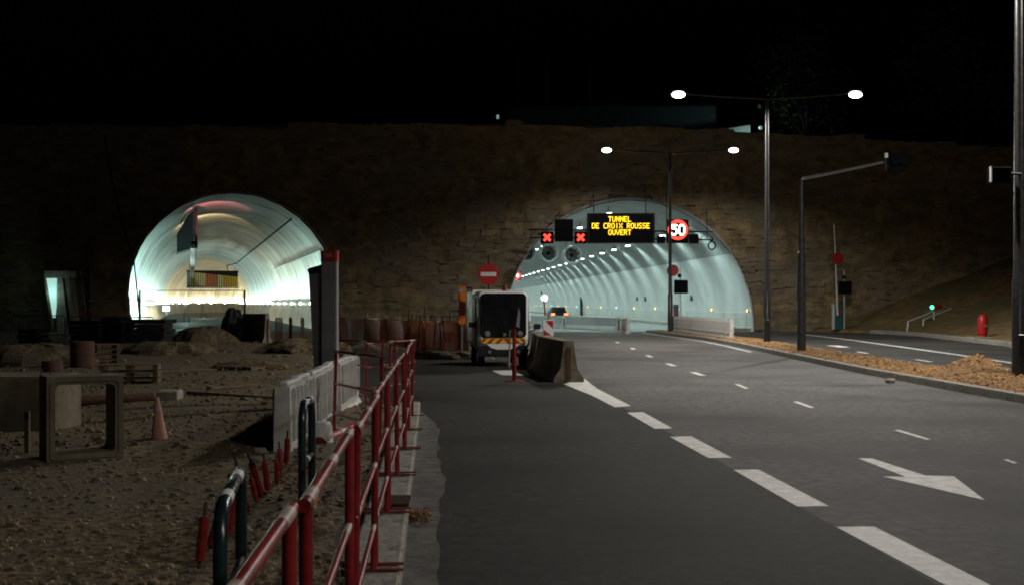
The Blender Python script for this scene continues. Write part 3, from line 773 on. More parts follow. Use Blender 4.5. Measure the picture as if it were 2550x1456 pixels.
# ------------------------------------------------------------------ street lamps on the median
def street_lamp(name, label, x, y, H, span=3.75, power=1.0, cone=170):
    o = empty(name, (x, y, .12)); tag(o, label, 'street lamp')
    MB().tube([(0,0,0),(0,0,2.2),(0,0,2.25),(0,0,H)], [.15,.14,.11,.075], 14).build('pole', M['pole'], o, smooth=True)
    MB().box((0,0,.02), (.42,.42,.05), ch=.015).build('base_plate', M['pole'], o)
    MB().box((0,-.155,.75), (.14,.03,.5), ch=.01).build('access_door', M['pole'], o)
    for s_ in (-1, 1):
        MB().tube([(0,0,H-.03),(s_*span*.5,0,H+.07),(s_*(span-.35),0,H+.18)], [.05,.042,.035], 8).build('arm', M['pole'], o)
        hd = MB().loft([[(s_*(span+q*math.cos(a)*.46), q*math.sin(a)*.2, H+.2+zz) for a in [k*math.pi/8 for k in range(16)]] for q, zz in ((.6,.085),(.62,.1),(.45,.13),(.2,.15))]).build('lamp_head', M['pole'], o, smooth=True)
        MB().loft([[(s_*span+q*math.cos(a)*.29, q*math.sin(a)*.16, H+.19+zz*.8) for a in [k*math.pi/8 for k in range(16)]] for q, zz in ((.5,.1),(.85,.04),(1,-.05),(.85,-.15),(.45,-.21))]).build('lens', M['lampglass'], hd, smooth=True)
        lamp('lamp_glow', 'SPOT', (s_*span, 0, H-.13), LAMP_POWER*power, (1,.955,.89), o, (0,0,0), .16, cone, .5)
street_lamp('street_lamp', 'twin armed street lamp behind the white barrier row near the tunnel mouth', 9.34, 70, 10.55, power=.2, cone=156)
street_lamp('street_lamp', 'twin armed street lamp on the mulch strip beside the signal mast', 10.8, 50.2, 10.35, power=1.4)
street_lamp('street_lamp', 'twin armed street lamp beside the heap of wood chips', 11.2, 26.2, 10.5, power=1.05)
street_lamp('street_lamp', 'twin armed street lamp on the median further back along the median strip', 11.5, -1.0, 10.5, power=.48)

# signal mast
o = empty('signal_mast', (G(1995,875,.15).x, G(1995,875,.15).y, .12)); base = o.location.copy(); dm = base.y
tag(o, 'dark signal mast with one raised arm holding a black signal head', 'mast')
top = P(1997,448,dm)-base; tip = P(2200,404,dm-1.5)-base
MB().tube([(0,0,0),(0,0,3.4),(0,0,3.45),(0,0,top.z)], [.155,.14,.1,.075], 12).build('pole', M['pole'], o, smooth=True)
MB().tube([(0,0,top.z-.05),(.12,0,top.z+.05),top.lerp(tip,.5),tip], [.06,.055,.05,.04], 8).build('arm', M['metal'], o)
hd = MB().box(tip+Vector((.4,0,-.02)), (.66,.3,.6), ch=.03).build('signal_head', M['blackmatt'], o)
for k in range(2): MB().lathe([(.12,0),(.13,.16)], tip+Vector((.28+.26*k,-.15,.0)), 12, Matrix.Rotation(R(90),3,'X')).build('visor', M['blackmatt'], hd)
MB().box(tip+Vector((.05,-.1,.2)), (.07,.12,.16)).build('clamp', M['white'], o)
o = empty('traffic_signal', P(2476,438,26)); tag(o, 'black signal head on a bracket high on the lamp post by the wood chips', 'signal')
MB().box((.1,0,0), (.44,.3,.36), ch=.02).build('case', M['blackmatt'], o)
MB().box((-.13,-.12,.02), (.025,.1,.34)).build('edge_strip', M['white'], o)
MB().tube([(.3,0,.05),(.62,.1,.05)], .035, 6).build('bracket', M['dark'], o)

# ------------------------------------------------------------------ raised barrier gates
def gate(px, pyb, d, label, dh=4.6, H=6.8):
    g0 = P(px, pyb, d); o = empty('barrier_gate', (g0.x, d, 0)); tag(o, label, 'barrier'); zb = .14
    MB().box((-.12,0,zb+.8), (.52,.5,1.6), ch=.04).build('cabinet', M['teal'], o)
    MB().box((-.42,-.05,zb+.82), (.1,.42,1.62), ch=.03).build('side_panel', M['white'], o)
    MB().lathe([(.09,0),(.1,.05)], (-.05,-.25,zb+1.15), 14, Matrix.Rotation(R(90),3,'X')).build('button', M['redlead'], o)
    arm = MB().tube([(-.22,-.32,zb+.9),(-.3,-.32,zb+H*.5),(-.44,-.32,H)], [.07,.055,.035], 6).build('arm', M['white'], o)
    MB().lathe([(.36,0),(.36,.025)], (-.24,-.42,dh), 24, Matrix.Rotation(R(90),3,'X')).build('disc', M['redlead'], arm)
    MB().box((.28,0,zb+1.9), (.08,.08,3.8)).build('post', M['white'], o)
    MB().box((.3,-.16,zb+2.65), (.82,.22,.8), ch=.03).build('display', M['blackmatt'], o)
    MB().lathe([(.1,0),(.13,.2)], (.16,-.27,zb+3.3), 12, Matrix.Rotation(R(90),3,'X')).build('beacon', M['dark'], o)
    return o
gate(2090, 826, 75.0, 'raised barrier gate with red disc and teal cabinet at the foot of the bank')
gate(1682, 831, 71.3, 'raised barrier gate with red disc close behind the median lamp post', 3.75, 5.6)

# red hydrant, rails and red cabinet on the right bank
p = G(2446,840,.15); o = empty('fire_hydrant', (p.x, p.y, bankz(p.x, p.y)-.05)); tag(o, 'red pillar hydrant with rounded cap on a low slab beside the far kerb', 'hydrant')
MB().box((0,0,.03), (1.3,1.0,.1), ch=.02).build('slab', M['concrete'], o)
MB().lathe([(.2,.06),(.2,.16),(.235,.2),(.25,.75),(.225,.95),(.15,1.1),(.05,1.16)], n=20).build('body', M['redlead'], o, smooth=True)
MB().lathe([(.06,0),(.06,.1)], (.05,-.22,.6), 10, Matrix.Rotation(R(90),3,'X')).build('outlet', M['metal'], o)
for i, (pa, pb, pc) in enumerate((((2258,822),(2260,800),(2325,775)),((2297,818),(2299,795),(2368,768)))):
    d_ = 70.0+i; a = P(*pa, d_); b = P(*pb, d_); c_ = P(*pc, d_+1.5)
    zb = bankz(a.x, a.y)-.1
    o = empty('stair_handrail', (a.x, a.y, zb)); base = o.location.copy(); tag(o, 'pale handrail climbing the bank in front of the red cabinet' if i else 'pale handrail climbing the bank beside the green lamp', 'handrail')
    MB().tube([(0,0,0), b-base, c_-base], .05, 8).build('rail', M['white'], o)
    MB().tube([c_-base, (c_.x-base.x, c_.y-base.y, bankz(c_.x, c_.y)-base.z-.1)], .05, 8).build('post', M['white'], o)
p = P(2329,785,73.4); zb = bankz(p.x, 73.4)-.1; o = empty('red_cabinet', (p.x, 73.4, zb)); tag(o, 'red rounded cabinet with a small green lamp on the bank above the handrails', 'cabinet')
hh = P(2329,758,73.4).z-zb
MB().lathe([(.3,0),(.34,.1),(.36,hh*.7),(.3,hh*.92),(.12,hh)], n=18).build('body', M['redlead'], o, smooth=True)
MB().lathe([(.13,0),(.11,.06),(.05,.1)], (-.3,-.22,hh*.55), 12, Matrix.Rotation(R(90),3,'X')).build('lamp_lens', M['green'], o)

# ------------------------------------------------------------------ white ribbed plastic barriers
pb_body = MB().extr([(0,-.15,0),(0,.15,0),(0,.15,.06),(0,.1,.14),(0,.085,.88),(0,-.085,.88),(0,-.1,.14),(0,-.15,.06)], (.97,0,0)).mesh('body', M['plastic'])
pb_rib = MB().box((0,-.105,.56), (.05,.06,.6), ch=.012).box((0,.105,.56), (.05,.06,.6), ch=.012).mesh('rib', M['plastic'])
pb_cap = MB().box((.485,0,.905), (.86,.11,.05), ch=.015).mesh('top_cap', M['plastic'])
def plastic_barrier(x, y, rz, label, group, z=0.0):
    o = empty('plastic_barrier', (x, y, z), rz); tag(o, label, 'barrier', group); place('body', pb_body, o); place('top_cap', pb_cap, o)
    for k in range(4): place('rib', pb_rib, o, (.13+.235*k, 0, 0))
def barrier_row(a, b, n, label, group, z=0):
    dv = b-a; rz = math.atan2(dv.y, dv.x)
    for k in range(n):
        p = a+dv*(k/n); plastic_barrier(p.x+random.uniform(-.03,.03), p.y, rz+random.uniform(-.05,.05), label, group, z)
barrier_row(Vector((10.35,55.8)), Vector((9.75,70.8)), 15, 'white ribbed plastic barrier unit in the row along the median near the tunnel', 'plastic barriers on the median', .13)
a, b = G(1551,829), G(1606,833); barrier_row(Vector((a.x,a.y)), Vector((b.x,b.y)), 1, 'short white ribbed plastic barrier standing alone before the tunnel mouth', None)
a_, b_ = Vector((-2.6,13.4)), Vector((-2.88,21.4))
barrier_row(a_, b_, 8, 'grey white ribbed plastic barrier unit in the row at the foot of the totem', 'plastic barriers beside the totem', -.02)
# concrete barriers inside the tunnel mouth
def jersey(name, a, b, label, h=.9, wb=.6, mat='concrete', z=0.0, group=None):
    dv = Vector((b.x-a.x, b.y-a.y)); L_ = dv.length
    o = empty(name, (a.x, a.y, z), math.atan2(dv.y, dv.x)); tag(o, label, 'barrier', group)
    prof = [(-wb/2,0),(wb/2,0),(wb/2,.08),(wb*.28,.32),(wb*.16,h-.02),(wb*.12,h),(-wb*.12,h),(-wb*.16,h-.02),(-wb*.28,.32),(-wb/2,.08)]
    MB().extr([(0,p_[0],p_[1]) for p_ in prof], (L_,0,0)).build('block', M[mat], o)
    for s_ in (0, 1): MB().box((s_*L_+(-.006 if s_ == 0 else .006), 0, h*.45), (.02,.09,h*.78)).build('joint_slot', M['rust'], o)
    return o
jersey('concrete_barrier', P(1326,800,90), P(1404,812,85), 'pale concrete barrier block furthest inside the tunnel mouth', mat='panel')
jersey('concrete_barrier', P(1412,812,84.5), P(1540,830,77), 'pale concrete barrier block ending beside the short plastic barrier', mat='panel')
# concrete barriers beside the service vehicle
jersey('concrete_barrier', Vector((1.3,27.1)), Vector((.8,31.2)), 'stained concrete barrier block with its end face towards the road marking', .95, .7, 'concrete_old')
jersey('concrete_barrier', Vector((.79,31.4)), Vector((.72,35.6)), 'stained concrete barrier block under the red and white chevron board', .95, .7, 'concrete_old')
o = empty('chevron_board', (P(1365,838,36.2).x, 36.2, .7)); o.location = (1.05, 34.8, .93); base = o.location
o.location = (P(1365,838,34.8).x, 34.8, .93); tag(o, 'red and white striped board standing on the concrete barrier', 'sign')
wd, ht = 26/FPX*34.8, 41/FPX*34.8; z0 = P(1365,838,34.8).z-.93
MB().box((0,0,ht/2+z0+.02), (wd,.03,ht), ch=.004).build('board', M['white'], o)
MB().extr([(-wd*.46,-.022,z0+.05),(wd*.3,-.022,z0+.05),(-wd*.46,-.022,z0+ht*.45)], (0,.006,0)).build('stripe', M['redlead'], o)
MB().extr([(wd*.46,-.022,z0+ht*.5),(wd*.46,-.022,z0+ht-.01),(-wd*.3,-.022,z0+ht-.01)], (0,.006,0)).build('stripe', M['redlead'], o)
MB().box((0,.03,.3+z0/2), (.05,.04,.9+z0)).build('post', M['metal'], o)

# ------------------------------------------------------------------ small service vehicle
V = empty('service_vehicle', (P(1253,0,33.9).x, 33.9, 0), R(7)); tag(V, 'small white service vehicle with black windscreen and red yellow chevron strip', 'vehicle')
def yring(wd, z0, z1, r, y, cx=0):
    return [(cx+x, y, (z0+z1)/2+z) for x, z in rrect(wd, z1-z0, r)]
MB().loft([yring(1.30,.52,2.06,.14,0.0), yring(1.44,.46,2.13,.17,.06), yring(1.5,.44,2.16,.18,.22), yring(1.5,.44,2.17,.18,1.35)]).build('cab', M['vanwhite'], V, smooth=True)
MB().loft([yring(1.28,.84,2.07,.12,-.03), yring(1.32,.82,2.09,.13,-.012), yring(1.32,.82,2.09,.13,.03)]).build('windscreen', M['glass'], V, smooth=True)
MB().loft([yring(1.54,.62,2.2,.06,1.42), yring(1.54,.62,2.2,.06,3.2)]).build('cargo_box', M['vanwhite'], V)
sideM = pm('side_glass', (.05,.055,.06), (.03,.03,.035), scale=2, rough=.08, spec=.8)
for s_ in (-1, 1):
    dr = MB().loft([[(s_*.752, y_, z_) for (y_, z_) in ((.3,.55),(1.25,.55),(1.25,1.98),(.42,1.98),(.26,1.3))], [(s_*.772, y_, z_) for (y_, z_) in ((.32,.57),(1.23,.57),(1.23,1.96),(.43,1.96),(.28,1.3))]]).build('side_door', sideM, V)
    MB().box((s_*.785, 1.1, 1.1), (.03,.14,.03)).build('handle', M['metal'], dr)
    MB().tube([(s_*.78,.3,.6),(s_*.785,.27,1.3),(s_*.78,.42,1.97)], .014, 6).build('door_trim', M['metal'], dr)
# lower front: black bumper with arches, white chin, chevrons
MB().loft([[(x, -.02, z) for x, z in ((-.7,.3),(.7,.3),(.73,.5),(.62,.62),(.38,.6),(.2,.48),(-.2,.48),(-.38,.6),(-.62,.62),(-.73,.5))], [(x, .4, z) for x, z in ((-.7,.26),(.7,.26),(.735,.5),(.62,.64),(.38,.62),(.2,.5),(-.2,.5),(-.38,.62),(-.62,.64),(-.735,.5))]]).build('bumper', M['dark'], V)
MB().extr([(x, -.03, z) for x, z in ((-.5,.66),(.5,.66),(.36,.54),(.18,.49),(-.18,.49),(-.36,.54))], (0,.06,0)).build('chin', M['vanwhite'], V)
cs = MB().box((0,-.025,.735), (1.28,.03,.14)).build('chevron_strip', M['yellow'], V)
for k, x0 in enumerate((-.6,-.36,-.12,.12,.36,.6)):
    sl = .07 if x0 < 0 else -.07; hw = .06
    MB().extr([(max(-.635,min(.635,x0-hw-sl)),-.046,.668),(max(-.635,min(.635,x0+hw-sl)),-.046,.668),(max(-.635,min(.635,x0+hw+sl)),-.046,.802),(max(-.635,min(.635,x0-hw+sl)),-.046,.802)], (0,.008,0)).build('chevron', M['redlead'], cs)
hl = pm('headlight_glass', (.45,.46,.47), (.3,.31,.32), scale=9, rough=.12, metal=.6)
for (x, r_) in ((-.47,.085),(.47,.085),(.02,.05)):
    MB().lathe([(r_,0),(r_*1.05,.02),(r_*.7,.05)], (x,-.03,.93 if r_ > .06 else .91), 16, Matrix.Rotation(R(90),3,'X')).build('headlight', hl, V, smooth=True)
for x in (-.4,.42): MB().lathe([(.05,0),(.04,.03)], (x,-.03,.42), 12, Matrix.Rotation(R(90),3,'X')).build('fog_light', hl, V, smooth=True)
MB().tube([(.1,-.05,.86),(-.02,-.045,1.35)], .012, 5).build('wiper', M['dark'], V)
for s_ in (-1, 1):
    for y_ in (.42, 2.6):
        wh = MB().lathe([(.2,-.08),(.285,-.085),(.3,-.05),(.3,.05),(.285,.085),(.2,.08)], (s_*.6, y_, .3), 20, Matrix.Rotation(R(90),3,'Y')).build('wheel', M['rubber'], V, smooth=True)
        MB().lathe([(.18,0),(.17,.02),(.06,.03)], (s_*.69, y_, .3), 14, Matrix.Rotation(R(90*s_),3,'Y')).build('rim', M['metal'], wh)
MB().box((0,1.9,.42), (1.1,2.4,.16)).build('chassis', M['dark'], V)
for s_ in (1,-1):
    mr = MB().tube([(s_*.74,.1,.98),(s_*.92,.02,1.05)], .018, 6).box((s_*.97,-.02,1.14), (.2,.07,.16), ch=.02).build('mirror', M['dark'], V)
    if s_ < 0: mr.location = (.1,.3,.05)
MB().lathe([(.08,0),(.08,.05),(.06,.07),(.06,.14),(.03,.17)], (.1,.5,2.16), 14).build('beacon', M['maroon'], V, smooth=True)
MB().extr([(.36,-.034,1.15),(.46,-.034,1.1),(.48,-.034,1.5),(.44,-.034,1.7)], (0,.003,0)).build('silvery_sliver', hl, V)  # pale silvery slanted sliver on the windscreen

# red marker post before the vehicle
p = G(1280,948); o = empty('marker_post', (p.x, p.y, 0)); tag(o, 'slim red post on a round foot in front of the service vehicle', 'post')
MB().tube([(0,0,0),(0,0,.62),(0,0,.62),(0,0,1.2)], [.05,.05,.042,.042], 12).build('tube', M['red'], o, smooth=True); MB().lathe([(.24,0),(.24,.015),(.08,.03)], n=18).build('foot', M['red'], o)
MB().tube([(-.12,-.03,.32),(-.1,0,1.18),(-.02,0,1.16)], .022, 6).build('chain_tail', M['redband'], o)
# no-entry sign
p = P(1216,683,39.5); o = empty('no_entry_sign', (p.x, 39.5, 0)); tag(o, 'round red no entry sign on a thin pole behind the service vehicle', 'sign')
MB().tube([(0,.04,0),(0,.04,P(0,634,39.5).z)], .028, 8).build('pole', M['dark'], o)
ds = MB().lathe([(.345,0),(.355,.01),(.345,.022)], (0,0,p.z), 32, Matrix.Rotation(R(90),3,'X')).build('disc', M['redlead'], o)
MB().box((0,-.026,p.z), (.52,.008,.13)).build('white_bar', M['white'], ds)
# orange banded beacon board
p0 = P(1150,806,41.5); o = empty('beacon_board', (p0.x, 41.5, 0)); tag(o, 'tall orange and maroon banded board among the orange netting', 'board')
z0, z1 = P(0,806,41.5).z, P(0,713,41.5).z; wd = 17/FPX*41.5
MB().box((0,.03,z1/2-.1), (.05,.04,z1)).build('post', M['metal'], o)
zz = z0
for (f0, f1, mt, off) in ((0,.22,'orangefilm',0),(.22,.6,'maroon',.01),(.6,.86,'orangefilm',.02),(.86,.93,'redband',.02),(.93,1,'orangefilm',.02)):
    MB().box((off,0,z0+(z1-z0)*(f0+f1)/2), (wd,.03,(z1-z0)*(f1-f0)-.005)).build('band', M[mt], o)
MB().box((-wd*.42,-.02,z0+(z1-z0)*.72), (.05,.01,(z1-z0)*.22)).build('band', M['maroon'], o)

# car in the tunnel with lit tail lights
dC = 118; C = empty('car', (P(1387,0,dC).x, dC, .004), RZ2); tag(C, 'dark car with lit tail lights driving away inside the road tunnel', 'car')
MB().loft([[(x*s_, y_, z_) for x, z_ in ((-.86,.3),(.86,.3),(.88,.62),(.84,.86),(-.84,.86),(-.88,.62))] for y_, s_ in ((-2.1,.93),(-1.95,1),(1.7,1),(2.1,.85))]).build('body', M['hull'], C)
MB().loft([[(x*s_, y_, z_) for x, z_ in ((-.78,.85),(.78,.85),(.6,h_),(-.6,h_))] for y_, s_, h_ in ((-1.85,.95,.9),(-1.3,1,1.42),(.1,1,1.46),(1.0,.95,.9))]).build('cabin', M['glass'], C)
for s_ in (-1,1):
    MB().box((s_*.64,-2.1,.74), (.36,.08,.18), ch=.02).build('tail_light', M['tail'], C)
    for y_ in (-1.35,1.35): MB().lathe([(.2,-.1),(.31,-.1),(.31,.1),(.2,.1)], (s_*.78,y_,.31), 16, Matrix.Rotation(R(90),3,'Y')).build('wheel', M['rubber'], C)
MB().tube([(-.35,-1.0,1.42),(-.42,-1.4,2.1)], .015, 5).build('aerial', M['dark'], C)
# lamp and red boom beyond the car
p = P(1355,742,90); o = empty('work_lamp', (p.x, 90, 0)); tag(o, 'bright white work lamp on a thin stand inside the tunnel', 'lamp')
MB().tube([(0,0,0),(0,0,p.z-.15)], .03, 6).build('stand', M['metal'], o); MB().lathe([(.2,0),(.24,.06),(.2,.12),(.08,.15)], (0,0,p.z), 16, Matrix.Rotation(R(90),3,'X')).build('lamp_face', M['whiteled'], o)
lamp('work_glow', 'POINT', (0,-.3,p.z), 60, (.9,1,1), o, size=.15)
o = empty('raised_boom', P(1357,785,88)); o.location.z = 0; base = o.location.copy(); tag(o, 'slim curved red barrier boom raised inside the tunnel mouth', 'barrier')
MB().tube([(0,0,0), P(1357,778,88)-base, P(1354,750,88)-base, P(1347,725,88)-base], [.1,.06,.06,.04], 8).build('boom', M['red'], o)

# ------------------------------------------------------------------ orange netting on rusty stakes
netpts = [P(846,838,54), P(905,848,50), P(962,852,48), P(1020,862,46), P(1060,868,44.5), P(1108,876,43), P(1165,884,41.5)]
nf = empty('safety_netting', (netpts[0].x, netpts[0].y, 0)); base = nf.location.copy(); tag(nf, 'sagging orange plastic safety netting on rusty stakes before the stone wall', 'netting')
HN = 1.15
for i, (a, b) in enumerate(zip(netpts, netpts[1:])):
    a = Vector((a.x, a.y, 0))-base; b = Vector((b.x, b.y, 0))-base; dv = b-a; L_ = dv.length; nu = max(8, int(L_/.085)); nv = 15
    nrm = Vector((-dv.y, dv.x, 0)).normalized(); u_ = dv.normalized()
    def npos(u, v):
        sag = .16*math.sin(math.pi*u)*v+.05*math.sin(9*u+i); z_ = .05+HN*v*(1-.07*math.sin(math.pi*u))-.02
        return a+dv*u+nrm*(sag+.08*math.sin(5*u+3*v+i))+Vector((0,0,z_))
    mb = MB(); hw = .024
    for k in range(nu+1):
        u = k/nu
        for j in range(nv):
            p0_, p1_ = npos(u, j/nv), npos(u, (j+1)/nv); mb.add([p0_-u_*hw, p0_+u_*hw, p1_+u_*hw, p1_-u_*hw], [(0,1,2,3)])
    for j in range(nv+1):
        for k in range(nu):
            p0_, p1_ = npos(k/nu, j/nv), npos((k+1)/nu, j/nv); h_ = Vector((0,0,.022)); mb.add([p0_-h_, p1_-h_, p1_+h_, p0_+h_], [(0,1,2,3)])
    mb.build('net_bay', M['orange'], nf)
for i, a in enumerate(netpts):
    a = Vector((a.x, a.y, 0))-base
    for q in range(2):
        b = a+Vector((random.uniform(-.5,.5) if q else 0, random.uniform(-.1,.1), 0)); tl = Vector((random.uniform(-.2,.2), 0, 0))
        MB().tube([b, b+tl+Vector((0,0,random.uniform(1.2,1.75)))], .03, 6).build('stake', M['rust'], nf)
# rebar tops and grey sacks behind the netting
for (px, py0, py1, d) in ((1236+0,0,0,0),):
    pass
def crate(px0, py0, px1, py1, d, name, label, cat, mat, dep=.7, ch=.05):
    c_, wd, ht = bx(px0, py0, px1, py1, d); zb = c_.z-ht/2
    o = MB().box((0,0,(zb+ht)/2), (wd, dep, zb+ht), ch=ch).build(name, M[mat], None, (c_.x, d, -.02)); return tag(o, label, cat)
sackm = pm('sack_fabric', (.26,.245,.2), (.15,.14,.115), scale=5, rough=.9, bump=.6)
M['sack'] = sackm
def sack(px, py, d, wd, ht, label):
    p = P(px, py, d); o = empty('bulk_sack', (p.x, d, 0)); tag(o, label, 'sack')
    rings = []
    for q, zz in ((.8,0),(1,.1),(1.05,.45),(.97,.8),(.8,.95),(.55,1.0)):
        rings.append([(wd/2*q*math.copysign(abs(math.cos(a))**.6, math.cos(a))*random.uniform(.96,1.04), wd/2*q*math.copysign(abs(math.sin(a))**.6, math.sin(a)), ht*zz) for a in [k*math.pi/10 for k in range(20)]])
    MB().loft(rings).build('bag', M['sack'], o, smooth=True)
    for s_ in (-1,1): MB().tube([(s_*wd*.3,0,ht*.92),(s_*wd*.36,0,ht*1.2),(s_*wd*.24,0,ht*1.2),(s_*wd*.2,0,ht*.95)], .025, 5).build('strap', M['sack'], o)
sack(1264-0, 0, 0.1, .1, .1, '') if False else None
sack(1080-4+0, 840, 46.5, .8, 1.12, 'pale bulk sack standing just behind the orange netting')
sack(975, 835, 52, 1.0, 1.05, 'broad grey bulk sack further along behind the orange netting')
sack(925, 835, 55, .85, 1.1, 'narrow grey bulk sack beside the broad sack behind the netting')
# dark crowd-control fences by the stone wall
def bar_fence(px, d, L_, rz, label, mat='dark', group=None, h=1.1):
    p = P(px, 0, d); o = empty('steel_barrier', (p.x, d, dz(p.x, d) if p.x < interp(ASPH, d) else 0), rz); tag(o, label, 'barrier', group)
    MB().tube([(0,0,.02),(0,0,h-.08),(.08,0,h),(L_-.08,0,h),(L_,0,h-.08),(L_,0,.02)], .022, 6).build('frame', M[mat], o)
    MB().tube([(0,0,.22),(L_,0,.22)], .016, 5).build('lower_rail', M[mat], o)
    n = int(L_/.16); bm_ = MB().tube([(0,0,.22),(0,0,h)], .009, 5).mesh('bar', M[mat])
    for k in range(1, n): place('bar', bm_, o, (L_*k/n,0,0))
    for x in (.25, L_-.25): MB().box((x,0,.015), (.05,.55,.03)).build('foot', M[mat], o)
bar_fence(1036+0, 50, 2.4, .1, 'dark steel bar fence standing between the netting and the stone wall', h=1.25)
bar_fence(1120, 48, 1.2, .0, 'short dark steel fence beside the tall banded board', h=1.5)
bar_fence(30, 55, 2.4, .05, 'dark steel barrier in front of the lit slanted opening', group=None)
bar_fence(165, 55.5, 2.4, -.04, 'dark steel barrier between the lit slanted opening and the black stacks')
bar_fence(258, 54, 2.2, .1, 'dark steel barrier against the black material stacks')

# ------------------------------------------------------------------ slanted lit opening at far left
DO = 70.0
sl = empty('slanted_opening', (P(145,840,DO).x, DO, 0)); base = sl.location.copy(); tag(sl, 'slanted concrete wall opening glowing pale teal inside', 'opening')
def pl(pts, dep, mat, name, dy=0): MB().extr([Vector((P(x,y,DO).x, DO+dy, P(x,y,DO).z))-base for x, y in pts], (0,dep,0)).build(name, M[mat], sl)
pl([(113,675),(182,675),(202,846),(146,846)], .2, 'concrete_old', 'back_wall', 1.2)
pl([(115,693),(141,693),(140,760),(137,790),(131,790)], .05, 'recess_glow', 'lit_slot', .02)  # glowing panel stands in for the lit recess
lamp('slot_fill', 'POINT', (P(128,0,DO).x-base.x, -.5, 2.4), 14, (.6,1,.92), sl, size=.2)  # added point light in front of the slot, brightens the fins
pl([(141,693),(153,678),(170,846),(140,846)], 1.0, 'concrete', 'fin', .05)
pl([(158,678),(168,678),(189,846),(180,846)], 1.0, 'concrete_old', 'fin', .05)
pl([(110,675),(172,675),(173,692),(112,692)], 1.1, 'concrete', 'lintel', 0)
pl([(107,675),(113,693),(132,800),(138,846),(132,846)], 1.1, 'concrete_old', 'fin', 0)

# guy cable on the wall face
cbp = [P(258,335,70), P(275,430,69.5), P(300,540,69), P(333,648,68), P(342,730,66), P(349,800,64)]
tag(MB().tube(cbp, .05, 6).build('guy_cable', M['blackmatt']), 'black cable hanging down the wall face beside the side tunnel', 'cable')

# ------------------------------------------------------------------ dark stacks and heaps before the side tunnel
def heap(name, px, pyb, d, wd, ht, dep, label, cat, mat, seed, lump=.35):
    p = P(px, pyb, d); rnd = random.Random(seed); n = 22; m_ = 9; mb = MB()
    for j in range(m_+1):
        t_ = j/m_; q = math.cos(t_*math.pi/2)**.75; zz = ht*math.sin(t_*math.pi/2)**1.15
        for k in range(n):
            a = 2*math.pi*k/n; r_ = q*(1+lump*(vnoise(3*math.cos(a)+seed+2*t_, 3*math.sin(a)+seed)-.5)*2)
            mb.v.append((wd/2*r_*math.cos(a), dep/2*r_*math.sin(a), max(-.05, zz*(1+lump*.6*(rnd.random()-.5))-.04)))
    for j in range(m_):
        for k in range(n): mb.f.append((j*n+k, j*n+(k+1)%n, (j+1)*n+(k+1)%n, (j+1)*n+k))
    o = mb.build(name, M[mat], None, (p.x, d, max(0, dz(p.x, d)-.03)), smooth=False); return tag(o, label, cat)
heap('tarp_heap', 582, 0, 54, 1.35, 1.45, 1.2, 'black lumpy tarpaulin heap beside the pale concrete slab', 'heap', 'darktarp', 3)
heap('soil_heap', 505, 0, 50, 2.6, .75, 2.0, 'brown soil heap in the middle of the side tunnel approach', 'heap', 'dirt', 5)
heap('soil_heap', 760, 0, 40, 3.0, .55, 2.0, 'low dark soil heap behind the totem', 'heap', 'dirt', 8)
heap('soil_heap', 1110, 0, 38.5, 3.2, .3, 1.0, 'long low dark soil ridge under the orange netting', 'heap', 'dirt', 11)
heap('soil_heap', 930, 0, 44, 2.6, .35, 1.0, 'low soil ridge below the far end of the netting', 'heap', 'dirt', 13)
def stack(px0, py0, px1, d, label, layers, mat, seed, dep=1.6):
    a, b = P(px0, py0, d), P(px1, py0, d); o = empty('material_stack', ((a.x+b.x)/2, d, dz((a.x+b.x)/2, d)-.02)); tag(o, label, 'stack'); rnd = random.Random(seed)
    H = a.z; wd = b.x-a.x; h_ = H/layers
    for k in range(layers):
        MB().box((rnd.uniform(-.06,.06), rnd.uniform(-.05,.05), h_*(k+.5)), (wd*rnd.uniform(.9,1), dep, h_-.03), rz=rnd.uniform(-.03,.03), ch=.02).build('layer', M[mat], o)
stack(190, 800, 262, 52, 'black stack of formwork panels left of the side tunnel', 5, 'blackmatt', 1)
stack(268, 792, 318, 52.5, 'taller black stack of formwork panels nearest the side tunnel arch', 6, 'blackmatt', 2)
stack(330, 798, 425, 53, 'wide black stack of boards in front of the side tunnel arch', 5, 'darktarp', 4)
stack(62, 822, 108, 50, 'small black stack of panels by the steel barriers at the wall', 3, 'blackmatt', 6)
o = empty('warning_lamp', (P(222,0,51.8).x, 51.8, P(0,800,52).z+.0)); tag(o, 'small dark red warning lamp standing on the black stack', 'lamp')
MB().box((0,0,.08), (.2,.14,.16), ch=.02).build('battery_box', M['dark'], o); MB().lathe([(.15,0),(.15,.04)], (0,-.03,.3), 18, Matrix.Rotation(R(90),3,'X')).build('lens', M['maroon'], o)
mb = MB()
for i in range(900):
    y = 13+42*random.random()**1.2; x = interp(ASPH, y)-.4-22*random.random(); s_ = random.uniform(.03,.09)*(1.9 if random.random() < .08 else 1); z = dz(x, y)+s_*.2; ps = []
    for (a, b, c) in ((1,0,-.4),(-.5,.87,-.4),(-.5,-.87,-.4),(.5,.6,.35),(-.8,0,.35),(.5,-.6,.35)):
        ps.append((x+s_*a*random.uniform(.6,1.4), y+s_*b*random.uniform(.6,1.4), z+s_*c*random.uniform(.6,1.4)))
    mb.add(ps, [(3,4,5),(0,1,3),(1,4,3),(1,2,4),(2,5,4),(2,0,5),(0,3,5)])
tag(mb.build('rubble', M['concrete_old']), 'broken concrete rubble strewn across the building site', 'rubble', kind='stuff')
def pallet(px, py, rz, n, label):
    p = G(px, py, .05); o = empty('wooden_pallet', (p.x, p.y, dz(p.x, p.y)-.02), rz); tag(o, label, 'pallet')
    for k in range(n):
        z0 = k*.15
        for x in (-.55,0,.55): MB().box((x,0,z0+.05), (.1,.8,.1)).build('bearer', M['wood'], o)
        for y_ in (-.35,-.17,0,.17,.35): MB().box((0,y_,z0+.113), (1.2,.12,.022)).build('board', M['wood'], o)
